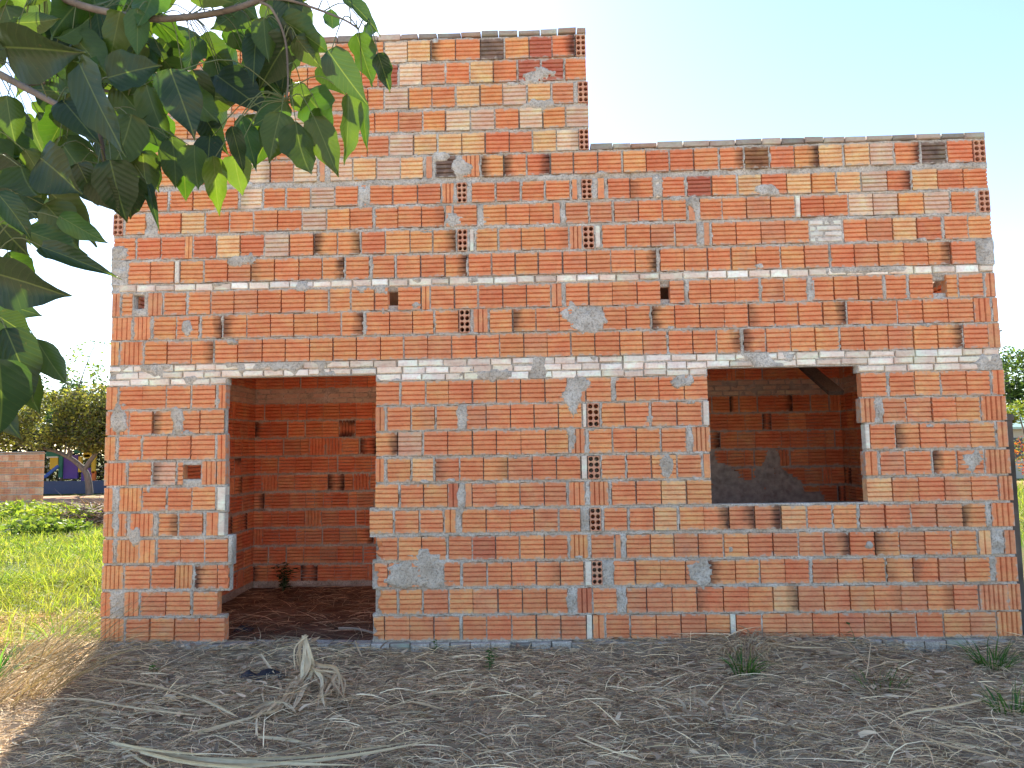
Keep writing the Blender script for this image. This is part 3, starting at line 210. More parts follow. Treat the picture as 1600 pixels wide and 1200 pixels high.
def mat_leaf():
    t = NT('broad leaf'); base = t.attr('col').outputs['Color']; uv = t.attr('buv').outputs['Vector']; sx = t.add('ShaderNodeSeparateXYZ'); t.put(uv, sx.inputs[0])
    u = t.math('ABSOLUTE', sx.outputs[0]); v = sx.outputs[1]
    vein = t.math('SINE', t.math('MULTIPLY', t.math('SUBTRACT', v, t.math('MULTIPLY', u, 0.28)), 62.0))          # side veins rising from the midrib
    vl = t.ramp(vein, [(0.86, 0.0), (1.0, 1.0)]); rib = t.ramp(u, [(0.015, 1.0), (0.05, 0.0)]); veins = t.math('MAXIMUM', t.math('MULTIPLY', vl, 0.14), rib)
    n = t.noise(t.pos(), 16, 4); c = t.mix(t.ramp(n, [(0.35, 0.45), (0.65, 0.0)]), base, t.mix(1.0, base, (0.55, 0.6, 0.5), 'MULTIPLY'))
    c = t.mix(t.math('MULTIPLY', veins, 0.6), c, (0.16, 0.2, 0.06)); c = t.mix(t.ramp(t.noise(t.pos(), 38, 5, 0.7), [(0.66, 0.0), (0.72, 0.8)]), c, (0.11, 0.075, 0.025)); t.fin(c, 0.42, 0.5)
    t.bump(t.math('ADD', t.math('MULTIPLY', vein, 0.5), t.math('MULTIPLY', rib, -1.0)), 0.22, 0.0025)
    tr = t.add('ShaderNodeBsdfTranslucent'); t.put(t.mix(1.0, c, (1.5, 1.55, 0.45), 'MULTIPLY'), tr.inputs[0]); ms = t.add('ShaderNodeMixShader'); ms.inputs[0].default_value = 0.38
    t.put(t.p.outputs[0], ms.inputs[1]); t.put(tr.outputs[0], ms.inputs[2]); t.put(ms.outputs[0], t.out.inputs[0]); return t.m
def mat_ground():
    t = NT('field soil and turf'); p = t.pos(); n = t.noise(p, 0.35, 5); n2 = t.noise(p, 5, 5); n3 = t.noise(p, 40, 4)
    g = t.ramp(n2, [(0.3, (0.05, 0.075, 0.018)), (0.7, (0.12, 0.15, 0.035))]); s = t.ramp(n3, [(0.3, (0.12, 0.08, 0.045)), (0.7, (0.26, 0.18, 0.1))])
    c = t.mix(t.ramp(n, [(0.45, 0.0), (0.6, 0.8)]), g, s); t.bump(n3, 0.6, 0.03); return t.fin(c, 0.95, 0.1)
M_BR = mat_brick(); M_MO = mat_mortar(); M_LEAF = mat_leaf(); M_GR = mat_ground()
M_SOIL = mat_simple('dry brown soil', (0.22, 0.17, 0.12), (0.44, 0.36, 0.27), 14, 0.95, 0.6, 0.1)
M_ROAD = mat_simple('red dirt', (0.30, 0.16, 0.09), (0.48, 0.29, 0.18), 1.5, 0.95, 0.3, 0.1)
M_BOUNCE = mat_simple('pale bounce ground', (0.50, 0.36, 0.25), (0.66, 0.52, 0.39), 1.2, 0.95, 0.3, 0.1)  # for the added ground behind the camera, bright to fill the shaded wall
M_BARK = mat_simple('grey bark', (0.11, 0.09, 0.075), (0.24, 0.2, 0.165), 14, 0.9, 0.6, 0.2, (1, 1, 0.3))
M_STRAW = mat_attr('dry straw', 0.75, 0.25, 0.15, (1, 0.95, 0.7), 0.35, 20)
M_GRASS = mat_attr('grass blade', 0.6, 0.3, 0.45, (1.2, 1.25, 0.5), 0.25, 3)
M_FOL = mat_attr('tree leaf', 0.6, 0.3, 0.45, (1.2, 1.2, 0.5), 0.2, 5)
M_CONC = mat_simple('weathered concrete', (0.07, 0.06, 0.052), (0.15, 0.13, 0.115), 5, 0.95, 0.4, 0.15)
M_CHAR = mat_simple('dark cement roughcast', (0.28, 0.25, 0.23), (0.52, 0.48, 0.45), 16, 0.95, 0.9, 0.15)
M_PLAIN = mat_attr('painted surface', 0.55, 0.4, 0, (1, 1, 1), 0.15, 12)
M_PLANK = mat_simple('dark weathered plank', (0.06, 0.05, 0.045), (0.16, 0.14, 0.125), 10, 0.85, 0.5, 0.2, (12, 1, 12))
M_RAG = mat_simple('black plastic rag', (0.008, 0.008, 0.012), (0.03, 0.03, 0.04), 20, 0.45, 0.5, 0.5)
M_SHEET = mat_simple('fibre cement sheet', (0.2, 0.19, 0.18), (0.32, 0.31, 0.3), 4, 0.9, 0.2, 0.2)

# ------------------------------------------------------------------ ground
def gz(x, y):
    x = np.asarray(x, float); y = np.asarray(y, float)
    b = -0.085 + 0.022*fbm(x, y, 1.1, 3) + 0.012*vnoise(x, y, 5, 9)
    for mx, my, r, h in ((4.6, -1.75, 0.35, 0.07), (5.0, -0.35, 0.4, 0.05), (4.2, -1.0, 0.4, 0.03), (6.3, -1.2, 0.5, 0.04), (0.2, -1.1, 0.6, 0.06), (0.9, -2.0, 0.7, 0.04)):
        b = b + h*np.exp(-((x-mx)**2+(y-my)**2)/r**2)
    cv = np.clip(1.0-.6*((x > 1.75) & (x < 3.8))-.6*(x > 6.3)+.4*vnoise(x, y, 1.1, 71), 0, 1.1)
    b = b + .095*np.exp(-(y/.22)**2)*cv
    return b
def sheet(name, x0, x1, y0, y1, nx, ny, zf, mat, kind='structure'):
    X, Y = np.meshgrid(np.linspace(x0, x1, nx+1), np.linspace(y0, y1, ny+1)); Z = zf(X, Y)
    V = np.stack([X, Y, Z], -1).reshape(-1, 3); i = np.arange(nx*ny); a = i//nx*(nx+1)+i % nx
    o = np_mesh(name, V, np.stack([a, a+1, a+nx+2, a+nx+1], 1), mat, smooth=True); o['kind'] = kind; return o
sheet('ground', -400, 400, -300, 600, 40, 40, lambda X, Y: X*0-0.16, M_GR)
sheet('soil', -1.6, 10, -5.5, 0.0, 170, 80, lambda X, Y: gz(X, Y)-0.01, M_SOIL)
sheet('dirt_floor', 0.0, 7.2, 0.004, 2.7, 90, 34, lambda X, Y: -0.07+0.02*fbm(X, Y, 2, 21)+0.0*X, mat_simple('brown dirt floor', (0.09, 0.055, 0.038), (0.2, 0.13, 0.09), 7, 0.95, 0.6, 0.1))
sheet('dirt_road', -60, -9.5, 17.6, 22.6, 60, 6, lambda X, Y: -0.14+0.03*vnoise(X, Y, 0.6, 2), M_ROAD)
sheet('added_bounce_ground', -70, 70, -34, -5.2, 90, 30, lambda X, Y: -.075+.02*vnoise(X, Y, .6, 4)-.06*np.exp(-((Y+5.2)/.5)**2), M_BOUNCE)  # unseen pale ground added behind the camera to bounce sun onto the wall
sheet('dirt_road', 9.5, 60, 19.5, 24.0, 60, 6, lambda X, Y: -0.14+0.03*vnoise(X, Y, 0.6, 2), M_ROAD)

# ------------------------------------------------------------------ house: bricks
BC = {'o': (0.75, 0.283, 0.13), 'r': (0.71, 0.228, 0.11), 's': (0.66, 0.275, 0.145), 't': (0.78, 0.35, 0.148), 'y': (0.82, 0.50, 0.25),
      'c': (0.82, 0.60, 0.41), 'g': (0.68, 0.47, 0.34), 'd': (0.46, 0.13, 0.085)}
def jit(c, a=0.09):
    k = 1+random.uniform(-a, a); q = max(0.0, min(1.0, 2*(1-c[2]/c[0])-.8)); e = random.uniform(-.07, .07)*q; return (c[0]*k, c[1]*k*(1+e), c[2]*k*(1+1.3*e))
def ribbed(mb, L, H, D, place, col, burn=(0, 0, 0), ribs=5, rag=(0, 0), both=False):
    """hollow clay brick: grooved face(s). local s along the grooves 0..L, t across them 0..H, d = depth. place(s,t,d) -> xyz"""
    g = 0.0062; gd = 0.018; up = .0035; prof = [(0.0, 0.0)]
    for i in range(ribs):
        a, b = H*i/ribs, H*(i+1)/ribs
        if i < ribs-1: prof += [(b-g, up), (b, gd)]
        if i < ribs-1: prof.append((b+g, random.uniform(-.0006, .0008)))
    prof.append((H, up)); n = len(prof); V = []; U = []; F = []
    e0 = random.uniform(-.0012, .0012); e1 = random.uniform(-.0012, .0012)
    for s, rg in ((0, rag[0]), (1, rag[1])):
        jag = 0
        for j, (t, d) in enumerate(prof):
            if rg: jag = random.uniform(0, rg) if j % 2 == 0 else jag
            ss = (jag if s == 0 else L-jag) + random.uniform(-.0008, .0008)
            V.append(place(ss, t+random.uniform(-.0006, .0006), d+(e1 if s else e0))); U.append((ss/L, t/H, 0))
    for j in range(n-1): F.append((j, n+j, n+j+1, j+1))
    k = len(V)
    if both:
        for s in (0, 1):
            for t, d in prof: V.append(place(s*L, t, D-d)); U.append((s, t/H, 0))
        for j in range(n-1): F.append((k+j, k+j+1, k+n+j+1, k+n+j))
        F += [(n-1, 2*n-1, k+2*n-1, k+n-1), (0, k, k+n, n), tuple(range(n))+tuple(range(k+n-1, k-1, -1)), tuple(range(2*n-1, n-1, -1))+tuple(range(k+n, k+2*n))]
    else:
        for s in (0, 1):
            for t in (0, H): V.append(place(s*L, t, D)); U.append((s, t/H, 0))
        F += [(k, k+1, k+3, k+2), (n-1, 2*n-1, k+3, k+1), (0, k, k+2, n), tuple(range(n))+(k+1, k), tuple(range(2*n-1, n-1, -1))+(k+2, k+3)]
    mb.add(V, F, col, U, burn)
def block(mb, x0, x1, z0, z1, D, col, bev=0.006, place=None, y=0.0, wear=0.004, burn=(0, 0, 0)):
    """worn solid brick / sliver: chamfered front"""
    pl = place or (lambda s, t, d: (s, d, t)); r = lambda: random.uniform(-wear, wear)
    A = [(x0, z0), (x1, z0), (x1, z1), (x0, z1)]; o = [(a+r()*.6, b+r()*.5) for a, b in A]; cx, cz = (x0+x1)/2, (z0+z1)/2
    fr = [(a+math.copysign(bev, cx-a)+r(), b+math.copysign(bev*.8, cz-b)+r()*.6) for a, b in o]
    V = [pl(a, b, y+r()*.4) for a, b in fr]+[pl(a, b, y+bev) for a, b in o]+[pl(a, b, y+D) for a, b in o]
    F = [(0, 1, 2, 3)]+[(i, i+4, (i+1) % 4+4, (i+1) % 4) for i in range(4)]+[(i+4, i+8, (i+1) % 4+8, (i+1) % 4+4) for i in range(4)]+[(11, 10, 9, 8)]
    mb.add(V, F, col, None, burn)
def hollow_mesh():
    """end of a hollow brick, 0.085 x 0.185: two columns of four round cells"""
    W, H = 0.085, 0.185; mb = MB(); N = 10; cols = (0.0, W/2, W)
    rows = [H*i/4 for i in range(5)]
    for i in range(2):
        for j in range(4):
            x0, x1, z0, z1 = cols[i], cols[i+1], rows[j], rows[j+1]; cx, cz = (x0+x1)/2, (z0+z1)/2; rx, rz = (x1-x0)*.41, (z1-z0)*.39
            V = []; F = []
            for q in range(N):
                a = 2*math.pi*(q+.5)/N; ca, sa = math.cos(a), math.sin(a)
                m = max(abs(ca), abs(sa)); V.append((cx+ca/m*(x1-x0)/2, 0, cz+sa/m*(z1-z0)/2))
            for q in range(N): a = 2*math.pi*(q+.5)/N; V.append((cx+math.cos(a)*rx, 0.0, cz+math.sin(a)*rz))
            for q in range(N): a = 2*math.pi*(q+.5)/N; V.append((cx+math.cos(a)*rx, 0.16, cz+math.sin(a)*rz))
            for q in range(N):
                p = (q+1) % N; F += [(q, p, N+p, N+q), (N+q, N+p, 2*N+p, 2*N+q)]
            F.append(tuple(2*N+q for q in range(N))); mb.add(V, F)
            for (ax, az) in ((x0, z0), (x1, z0), (x1, z1), (x0, z1)):      # fill the corner left by the decagon
                pts = sorted(range(N), key=lambda q: (V[q][0]-ax)**2+(V[q][2]-az)**2)[:2]
                mb.add([(ax, 0, az), V[pts[0]], V[pts[1]]], [(0, 1, 2)])
    mb.add([(0, 0, 0), (W, 0, 0), (W, 0, H), (0, 0, H), (0, .165, 0), (W, .165, 0), (W, .165, H), (0, .165, H)], [(0, 4, 5, 1), (1, 5, 6, 2), (2, 6, 7, 3), (3, 7, 4, 0), (4, 7, 6, 5)])
    mb.c = [(0.62, 0.30, 0.19, 1)]*len(mb.v)
    return mb
house = tag(empty('unfinished_house', (0, 0, 0)), 'unfinished house shell of bare hollow clay bricks with stepped parapet', 'house')

# --- mortar body of the front wall: a height field with openings, oozing beds and smears
XW, XS, HT, HTT = 7.205, 4.0, 4.0, 5.0
HOLES = ((0.636, 0.792, 1.285, 1.40), (0.187, 0.282, 2.70, 2.817), (2.325, 2.404, 2.69, 2.795), (4.552, 4.627, 2.69, 2.785), (6.719, 6.826, 2.681, 2.792))
seg = {k: [(int(a)/1000, int(b)/1000, c) for a, b, c in (t.split() for t in s.split(','))] for k, z0, z1, s in COURSES}
zc = {k: (z0, z1) for k, z0, z1, s in COURSES}
def gap(k, x):
    b = [p for p in seg[k] if p[1] <= x]; a = [p for p in seg[k] if p[0] >= x]
    return max(p[1] for p in b), min(p[0] for p in a)
door = {k: gap(k, 1.6) for k in range(1, 11)}; win = {k: gap(k, 5.5) for k in range(6, 11)}
LC = [(2.057, 2.106), (2.115, 2.165), (2.173, 2.223)]; WCZ = (2.842, 2.897)
bands = []                               # (z0,z1,kind,course)
zz = [(z0, z1, 'r', k) for k, (z0, z1) in zc.items()] + [(a, b, 'l', 100+i) for i, (a, b) in enumerate(LC)] + [(*WCZ, 'l', 110)]
zz.sort(); prev = -0.10
for a, b, kd, k in zz: bands.append((prev, a, 'b', k)); bands.append((a, b, kd, k)); prev = b
bands.append((prev, prev+0.012, 'b', 200))
zl = []; zk = []                         # grid lines
for a, b, kd, k in bands:
    n = 4 if kd == 'b' else (3 if kd == 'l' else 13)
    for i in range(n): zl.append(a+(b-a)*i/n); zk.append((kd, k))
zl.append(bands[-1][1]); zl = np.array(zl); nz = len(zl)-1
dx = 0.0105; nx = int(XW/dx); xl = np.linspace(0.0, XW, nx+1)
X, Z = np.meshgrid(xl, zl)
isbed = np.zeros((nz+1, nx+1)); jn = fbm(X, Z, 18, 40, 3)
zw = Z+0.006*vnoise(X, Z, 22, 5)+0.004*vnoise(X, Z, 60, 6)
for a, b, kd, k in bands:
    if kd == 'b': isbed = np.maximum(isbed, np.clip(1-np.maximum(a-0.002-zw, zw-b-0.001)/0.004, 0, 1))
    if kd == 'l': isbed = np.where((Z > a-.002) & (Z < b+.002), np.maximum(isbed, 0.55), isbed)
fill = 0.6+0.4*np.clip(0.5+1.2*vnoise(X, Z, 3.0, 77), 0, 1)
depth = 0.038-0.032*isbed*fill+0.0045*jn
# wide mortar gaps between bricks of a course
for k, L in seg.items():
    z0, z1 = zc[k]; m = (Z > z0-.004) & (Z < z1+.004)
    for (a0, a1, c0), (b0, b1, c1) in zip(L[:-1], L[1:]):
        g = b0-a1
        if 0.012 < g < 0.2 and not any(h[0]-.03 < (a1+b0)/2 < h[1]+.03 and z0 < h[2]+.05 < z1+.05 for h in HOLES):
            xm = X+0.008*vnoise(X, Z, 30, k); depth = np.where(m & (xm > a1-.004) & (xm < b0+.004), np.minimum(depth, 0.003+0.005*jn), depth)
        elif g > 0.005 and random.random() < .5: depth = np.where(m & (X > a1-.006) & (X < b0+.006), np.minimum(depth, 0.010+0.008*jn), depth)
for a, b, c, q in [(p[0], p[1], k, p[2][0]) for k in seg for p in seg[k] if p[2][0] in 'MX']:
    m = (Z > zc[c][0]-.01) & (Z < zc[c][1]+.01) & (X > a-.004) & (X < b+.004); depth = np.where(m, np.minimum(depth, (.011 if q == 'X' else 0.0)+0.006*jn), depth)
lm = ((Z > 2.05) & (Z < 2.228)) | ((Z > 2.845) & (Z < 2.9)); sm = np.clip((fbm(X, Z, 4.5, 810)-.62)/.18, 0, 1)
depth = np.where(lm & (sm > 0), np.minimum(depth, .009*(1-sm)-.007*sm+.004*jn), depth)
beds = [(a+b)/2 for a, b, kd, k in bands if kd == 'b' and a > .1]
PATCHES = list(PATCHES)+[(random.uniform(.1, 7.1), random.choice(beds)+random.uniform(-.03, .03), random.uniform(.012, .06), random.uniform(.01, .03)) for _ in range(90)]
PATCHES = [p for i, p in enumerate(PATCHES) if (p[1] < 3.9 or p[0] < 3.9) and (i < 48 or not (2.0 < p[1] < 2.26 or 2.8 < p[1] < 2.92))]
for i, (px, pz, rx, rz) in enumerate(PATCHES):
    i0, i1 = np.searchsorted(zl, (pz-1.7*rz-.02, pz+1.7*rz+.02)); j0, j1 = np.searchsorted(xl, (px-1.7*rx-.02, px+1.7*rx+.02)); w_ = (slice(i0, i1), slice(j0, j1)); Xs, Zs = X[w_], Z[w_]
    if Xs.size == 0: continue
    q = ((Xs-px)/rx)**2+((Zs-pz)/rz)**2+0.9*fbm(Xs, Zs, 11, 300+i)+0.35*vnoise(Xs, Zs, 45, 500+i)
    bl = np.clip((1.0-q)/0.5, 0, 1); depth[w_] = np.where(bl > 0, np.minimum(depth[w_], 0.014*(1-bl)-0.0075*bl+0.0045*jn[w_]*bl), depth[w_])
zmid = (zl[:-1]+zl[1:])/2; xmid = (xl[:-1]+xl[1:])/2
keep = np.ones((nz, nx), bool); kdrow = zk
for r in range(nz):
    zv = zmid[r]; kd, k = kdrow[r]; row = keep[r]
    xm = xmid
    if zv > HT-0.05: row &= xm < XS-0.012
    ks = [q for q in (k, k-1) if q in door] if kd == 'b' else [k]
    if kd == 'b' and zv < 0: ks = []
    if -.07 < zv < 0: row &= ~((xm > 1.0) & (xm < 2.2))
    lo = [q for q in ks if q in door]
    if lo and 0 < zv < 2.06:
        a = max(door[q][0] for q in lo) if kd == 'b' else door[k][0]; b = min(door[q][1] for q in lo) if kd == 'b' else door[k][1]
        row &= ~((xm > a-.004) & (xm < b+.004))
    if 1.012 < zv < 2.06 and zv > 1.03:
        q = [q for q in ks if q in win]
        if q: row &= ~((xm > min(win[i][0] for i in q)-.004) & (xm < max(win[i][1] for i in q)+.004))
    if 2.05 <= zv < 2.108: row &= ~(((xm > 1.0) & (xm < 2.222)) | ((xm > 4.905) & (xm < 6.085)))
    if kd == 'r':                        # nothing behind the open cells of hollow bricks
        for p in seg[k]:
            if p[2] == 'H': row &= ~((xm > p[0]+.004) & (xm < p[1]-.004))
    for h in HOLES:
        if h[2] < zv < h[3]: row &= ~((xm > h[0]) & (xm < h[1]))
nv = (nz+1)*(nx+1); V = np.stack([X, depth, Z], -1).reshape(-1, 3); idx = np.arange(nv).reshape(nz+1, nx+1)
r_, c_ = np.nonzero(keep); F1 = np.stack([idx[r_, c_], idx[r_, c_+1], idx[r_+1, c_+1], idx[r_+1, c_]], 1)
# rims: every border of the kept cells goes back to the inner face
kp = np.pad(keep, 1); rim = []
def rims(m, a, b):
    rr, cc = np.nonzero(m); return np.stack([a(rr, cc), b(rr, cc)], 1)
E1 = rims(keep & ~kp[1:-1, :-2], lambda r, c: idx[r+1, c], lambda r, c: idx[r, c]); E2 = rims(keep & ~kp[1:-1, 2:], lambda r, c: idx[r, c+1], lambda r, c: idx[r+1, c+1])
E3 = rims(keep & ~kp[:-2, 1:-1], lambda r, c: idx[r, c], lambda r, c: idx[r, c+1]); E4 = rims(keep & ~kp[2:, 1:-1], lambda r, c: idx[r+1, c+1], lambda r, c: idx[r+1, c])
E = np.concatenate([E1, E2, E3, E4]); nb = len(E); VB = V[E.ravel()].copy(); VB[:, 1] = 0.084; ib = nv+np.arange(nb*2).reshape(nb, 2)
F2 = np.stack([E[:, 1], E[:, 0], ib[:, 0], ib[:, 1]], 1)
VA = V.copy(); VA[:, 1] = 0.084; F3 = F1[:, ::-1]+nv+2*nb                # inner face
front = np_mesh('front_wall', np.concatenate([V, VB, VA]), np.concatenate([F1, F2, F3]), M_MO, parent=house)
front['label'] = 'grey mortar beds and smears of the front wall'

REST = MB(); cands = []; hm = hollow_mesh(); hollow_me = None; nsolid = 0
PRE = MB()
for k, L in seg.items():
    z0, z1 = zc[k]
    for a, b, c in L:
        t = c[0]
        if t not in 'HWMXV': a += .0022; b -= .0022
        dy = random.gauss(0, .0032); tilt = random.gauss(0, .006); sk = random.gauss(0, .009); h0 = z0+random.uniform(-.002, .003); h1 = z1+random.uniform(-.004, .002)
        cx = (a+b)/2; hz = (h0+h1)/2
        def pl(s, tt, d, a=a, dy=dy, tilt=tilt, sk=sk, cx=cx, hz=hz, h0=h0): x = a+s; return (x-(h0+tt-hz)*tilt, dy+d+(x-cx)*sk, h0+tt+(x-cx)*tilt)
        def plv(s, tt, d, a=a, dy=dy, sk=sk, cx=cx, h0=h0): return (a+tt, dy+d+(a+tt-cx)*sk, h0+s)
        if t == 'M': continue
        if t == 'H':
            ww = b-a
            if hollow_me is None: o = hm.build('hollow_brick_end', M_BR, front); hollow_me = o.data; o.location = (a, dy-.001, h0)
            else:
                o = bpy.data.objects.new('hollow_brick_end', hollow_me); COL.objects.link(o); o.parent = front; o.location = (a, dy-.001, h0)
            o.scale = (ww/.085, 1, (h1-h0)/.185)
        elif t == 'W':
            mb = MB(); block(mb, a, b, h0, h1, .08, jit((0.78, 0.68, 0.56), .06), .005, y=dy-.002); mb.build('brick_sliver', M_BR, front, (cx, 0, hz))
        elif t == 'X':
            for i in range(4):
                zq = h0+(h1-h0)*i/4
                for xa, xb in ((a, a+.05+.06*(i % 2)), (a+.06+.06*(i % 2), b)):
                    mb = MB(); block(mb, xa, xb-.006, zq+.006, zq+(h1-h0)/4-.006, .08, jit((0.74, 0.64, 0.54)), .006, y=.002+random.uniform(0, .006)); mb.build('solid_brick', M_BR, front, ((xa+xb)/2, 0, zq))
        else:
            vert = t == 'V'; cl = BC[c[1] if vert else t]; mx = .4 if k < 15 else .12; cl = jit(tuple(u*(1-mx)+v*mx for u, v in zip(cl, BC['o'])), .06); bn = [0, 0, 0]
            if '<' in c: bn[0] = random.uniform(.6, .9)
            if '>' in c: bn[1] = random.uniform(.6, .9)
            if 'k' in c: bn[2] = random.uniform(.75, .95)
            if not vert and not any(bn) and random.random() < .06: bn[random.randrange(2)] = random.uniform(.15, .45)
            mb = MB(); rag = (.05 if c.endswith('l') else 0, .04 if (c.endswith('r') and len(c) > 1 and not vert) else 0)
            if c.endswith('tl') or c.endswith('ol'): rag = (.07, 0)
            if vert:
                ribbed(mb, h1-h0, b-a, .088, plv, cl, tuple(bn), max(1, round((b-a)/.038))); mb.build('upright_brick', M_BR, front, (cx, 0, hz))
            else:
                if (b-a) > .23: cl = cl
                ribbed(mb, b-a, h1-h0, .088, pl, cl, tuple(bn), 5, rag); dist = (cx-CAM[0])**2+CAM[1]**2+(hz-CAM[2])**2
                cands.append((-(b-a)*(h1-h0)/dist, len(cands), mb, (cx, 0, hz)))
cands.sort()
for i, (_, _, mb, c) in enumerate(cands):
    if i < 300: mb.build('brick', M_BR, front, c)
    else:
        n = len(REST.v); REST.v += mb.v; REST.f += [tuple(q+n for q in f) for f in mb.f]; REST.c += mb.c; REST.u += mb.u; REST.b += mb.b
# solid brick courses: lintel band, thin string course, parapet capping
def run(x0, x1, z0, z1, cols, pit=0.2, y=0.0, off=0.0, top=False, D=.08):
    x = x0+off
    while x < x1-.03:
        ww = pit*random.uniform(.72, 1.06); e = min(x+ww, x1)
        mb = MB(); block(mb, x+.004, e-random.uniform(.003, .012 if D < .09 else .005), z0+random.uniform(-.005, .006), z1+random.uniform(-.007, .004), D, jit(random.choice(cols), .14), random.uniform(.005, .01), y=y+random.uniform(-.003, .006), wear=.004)
        mb.build('solid_brick', M_BR, front, ((x+e)/2, y, (z0+z1)/2)); x = e
WH = [(0.88, 0.74, 0.62), (0.85, 0.68, 0.54), (0.90, 0.78, 0.68), (0.78, 0.60, 0.47), (0.86, 0.70, 0.57)]
run(.0, .99, *LC[0], WH); run(2.225, 4.9, *LC[0], WH); run(6.09, XW, *LC[0], WH); run(0, XW, *LC[1], WH, off=.06); run(0, XW, *LC[2], WH, off=.0); run(.06, XW, *WCZ, WH, .19)
CP = [(0.40, 0.32, 0.26), (0.30, 0.25, 0.21), (0.50, 0.38, 0.3), (0.35, 0.22, 0.16)]
run(XS+.01, XW, 3.945, 3.992, CP, .205, -.004, D=.1); run(0.02, XS, 4.955, 5.002, CP, .2, -.004, D=.1)
# foundation course of old solid bricks
for i in range(46):
    x = -.02+i*.158; mb = MB(); block(mb, x, x+.15, -.115, random.uniform(-.022, -.012), .14, jit((0.33, 0.28, 0.235), .25), .008, y=-.05+random.uniform(-.01, .01), wear=.006); mb.build('foundation_brick', M_MO if i % 3 else M_BR, house, (x+.07, 0, -.06))

# --- other walls of the shell (bricks joined into the remaining brickwork)
def plain_wall(name, org, dr, length, thick, top, patch=None, seed=1, mat=None):
    """running-bond wall: org = start, dr = unit direction; its faces lie across dr"""
    ux, uy = dr; nx_, ny_ = -uy, ux                          # depth direction
    place0 = lambda s, t, d: (org[0]+ux*s+nx_*d, org[1]+uy*s+ny_*d, t)
    R = random.Random(seed)
    for k, (z0, z1) in zc.items():
        if z1 > top: continue
        s = -R.uniform(0, .12)
        while s < length-.03:
            wv = .19*R.choice([1, 1, 1, 1, 1, .5]) if s >= 0 else .19; e = min(s+wv, length); a = max(s, 0)
            if e-a > .04:
                dy = R.gauss(0, .002); vert = R.random() < .06
                cl = jit(BC[R.choice('oorrrrrors')], .1); bn = (0, 0, 0) if R.random() > .1 else (R.choice([0, .9]), R.choice([0, .9]), 0)
                if vert: ribbed(REST, z1-z0, e-a, thick, lambda q, t, d, a=a, z0=z0, dy=dy: place0(a+t, z0+q, d+dy), cl, bn, max(1, round((e-a)/.038)), both=True)
                else: ribbed(REST, e-a, z1-z0, thick, lambda q, t, d, a=a, z0=z0, dy=dy: place0(a+q, z0+t, d+dy), cl, bn, 5, both=True)
            s = e+R.choice([.005, .006, .008, .02])
    for a, b in LC+[WCZ]:
        s = -R.uniform(0, .1)
        while s < length-.03:
            e = min(s+R.uniform(.16, .21), length)
            if e-max(s, 0) > .03:
                block(REST, max(s, 0), e-.012, a+R.uniform(0, .004), b, thick, jit((0.62, 0.48, 0.38)), .006, place=place0, y=R.uniform(0, .004))
            s = e
    # mortar
    nn = max(2, int(length/.03)); mm = int((top+.1)/.03); s_, t_ = np.meshgrid(np.linspace(0, length, nn+1), np.linspace(-.1, top-.01, mm+1))
    bed = np.zeros_like(s_); tw = t_+.006*vnoise(s_, t_, 20, seed)
    for a, b, kd, kk in bands:
        if kd != 'r': bed = np.maximum(bed, ((tw > a-.004) & (tw < b+.004))*1.0)
    dp = .018-.013*bed+.005*fbm(s_, t_, 14, seed)
    if patch is not None:
        q = patch(s_, t_); dp = np.where(q > 0, np.minimum(dp, .014*(1-q)-.014*q+.014*fbm(s_, t_, 16, seed+3, 3)*q), dp)
    P = np.stack([org[0]+ux*s_+nx_*dp, org[1]+uy*s_+ny_*dp, t_], -1).reshape(-1, 3); dq = thick-.012
    Q = np.stack([org[0]+ux*s_+nx_*dq, org[1]+uy*s_+ny_*dq, t_], -1).reshape(-1, 3)
    i = np.arange(nn*mm); a = i//nn*(nn+1)+i % nn; F = np.stack([a, a+1, a+nn+2, a+nn+1], 1); N = len(P)
    b_ = np.concatenate([np.arange(nn+1)+mm*(nn+1)]); cap = np.stack([b_[:-1], b_[1:], b_[1:]+N, b_[:-1]+N], 1)
    l_ = np.arange(mm+1)*(nn+1); e1 = np.stack([l_[1:], l_[:-1], l_[:-1]+N, l_[1:]+N], 1); r_ = l_+nn; e2 = np.stack([r_[:-1], r_[1:], r_[1:]+N, r_[:-1]+N], 1)
    return np_mesh(name, np.concatenate([P, Q]), np.concatenate([F, F[:, ::-1]+N, cap, e1, e2]), mat or M_MO, parent=house)
BY = 2.65
def splash(s, t):                        # rough cement thrown on the lower wall of the window room
    x = s+4.03; edge = 1.2+.22*np.exp(-((x-5.45)/.28)**2)+.24*np.exp(-((x-6.2)/.13)**2)-.6*np.clip(x-6.35, 0, 1)+.13*fbm(x, t, 5, 61)
    return np.where(x > 4.1, np.clip((edge-t)/.06, 0, 1), 0)
plain_wall('back_wall', (0.2, BY), (1, 0), 3.83, .1, 4.55, None, 4)
plain_wall('back_wall', (4.03, BY), (1, 0), 2.97, .1, 4.55, splash, 5, M_CHAR)
plain_wall('left_wall', (0.2, 0.092), (0, 1), 5.4, .2, 3.75, None, 8)
plain_wall('right_wall', (7.0, 5.492), (0, -1), 5.4, .2, 3.75, None, 9)
plain_wall('partition_wall', (3.93, BY-.004), (0, -1), BY-.1, .1, 3.0, None, 10)
rest = REST.build('brickwork', M_BR, house); rest['kind'] = 'stuff'; rest['label'] = 'smaller and inner bricks of the shell'
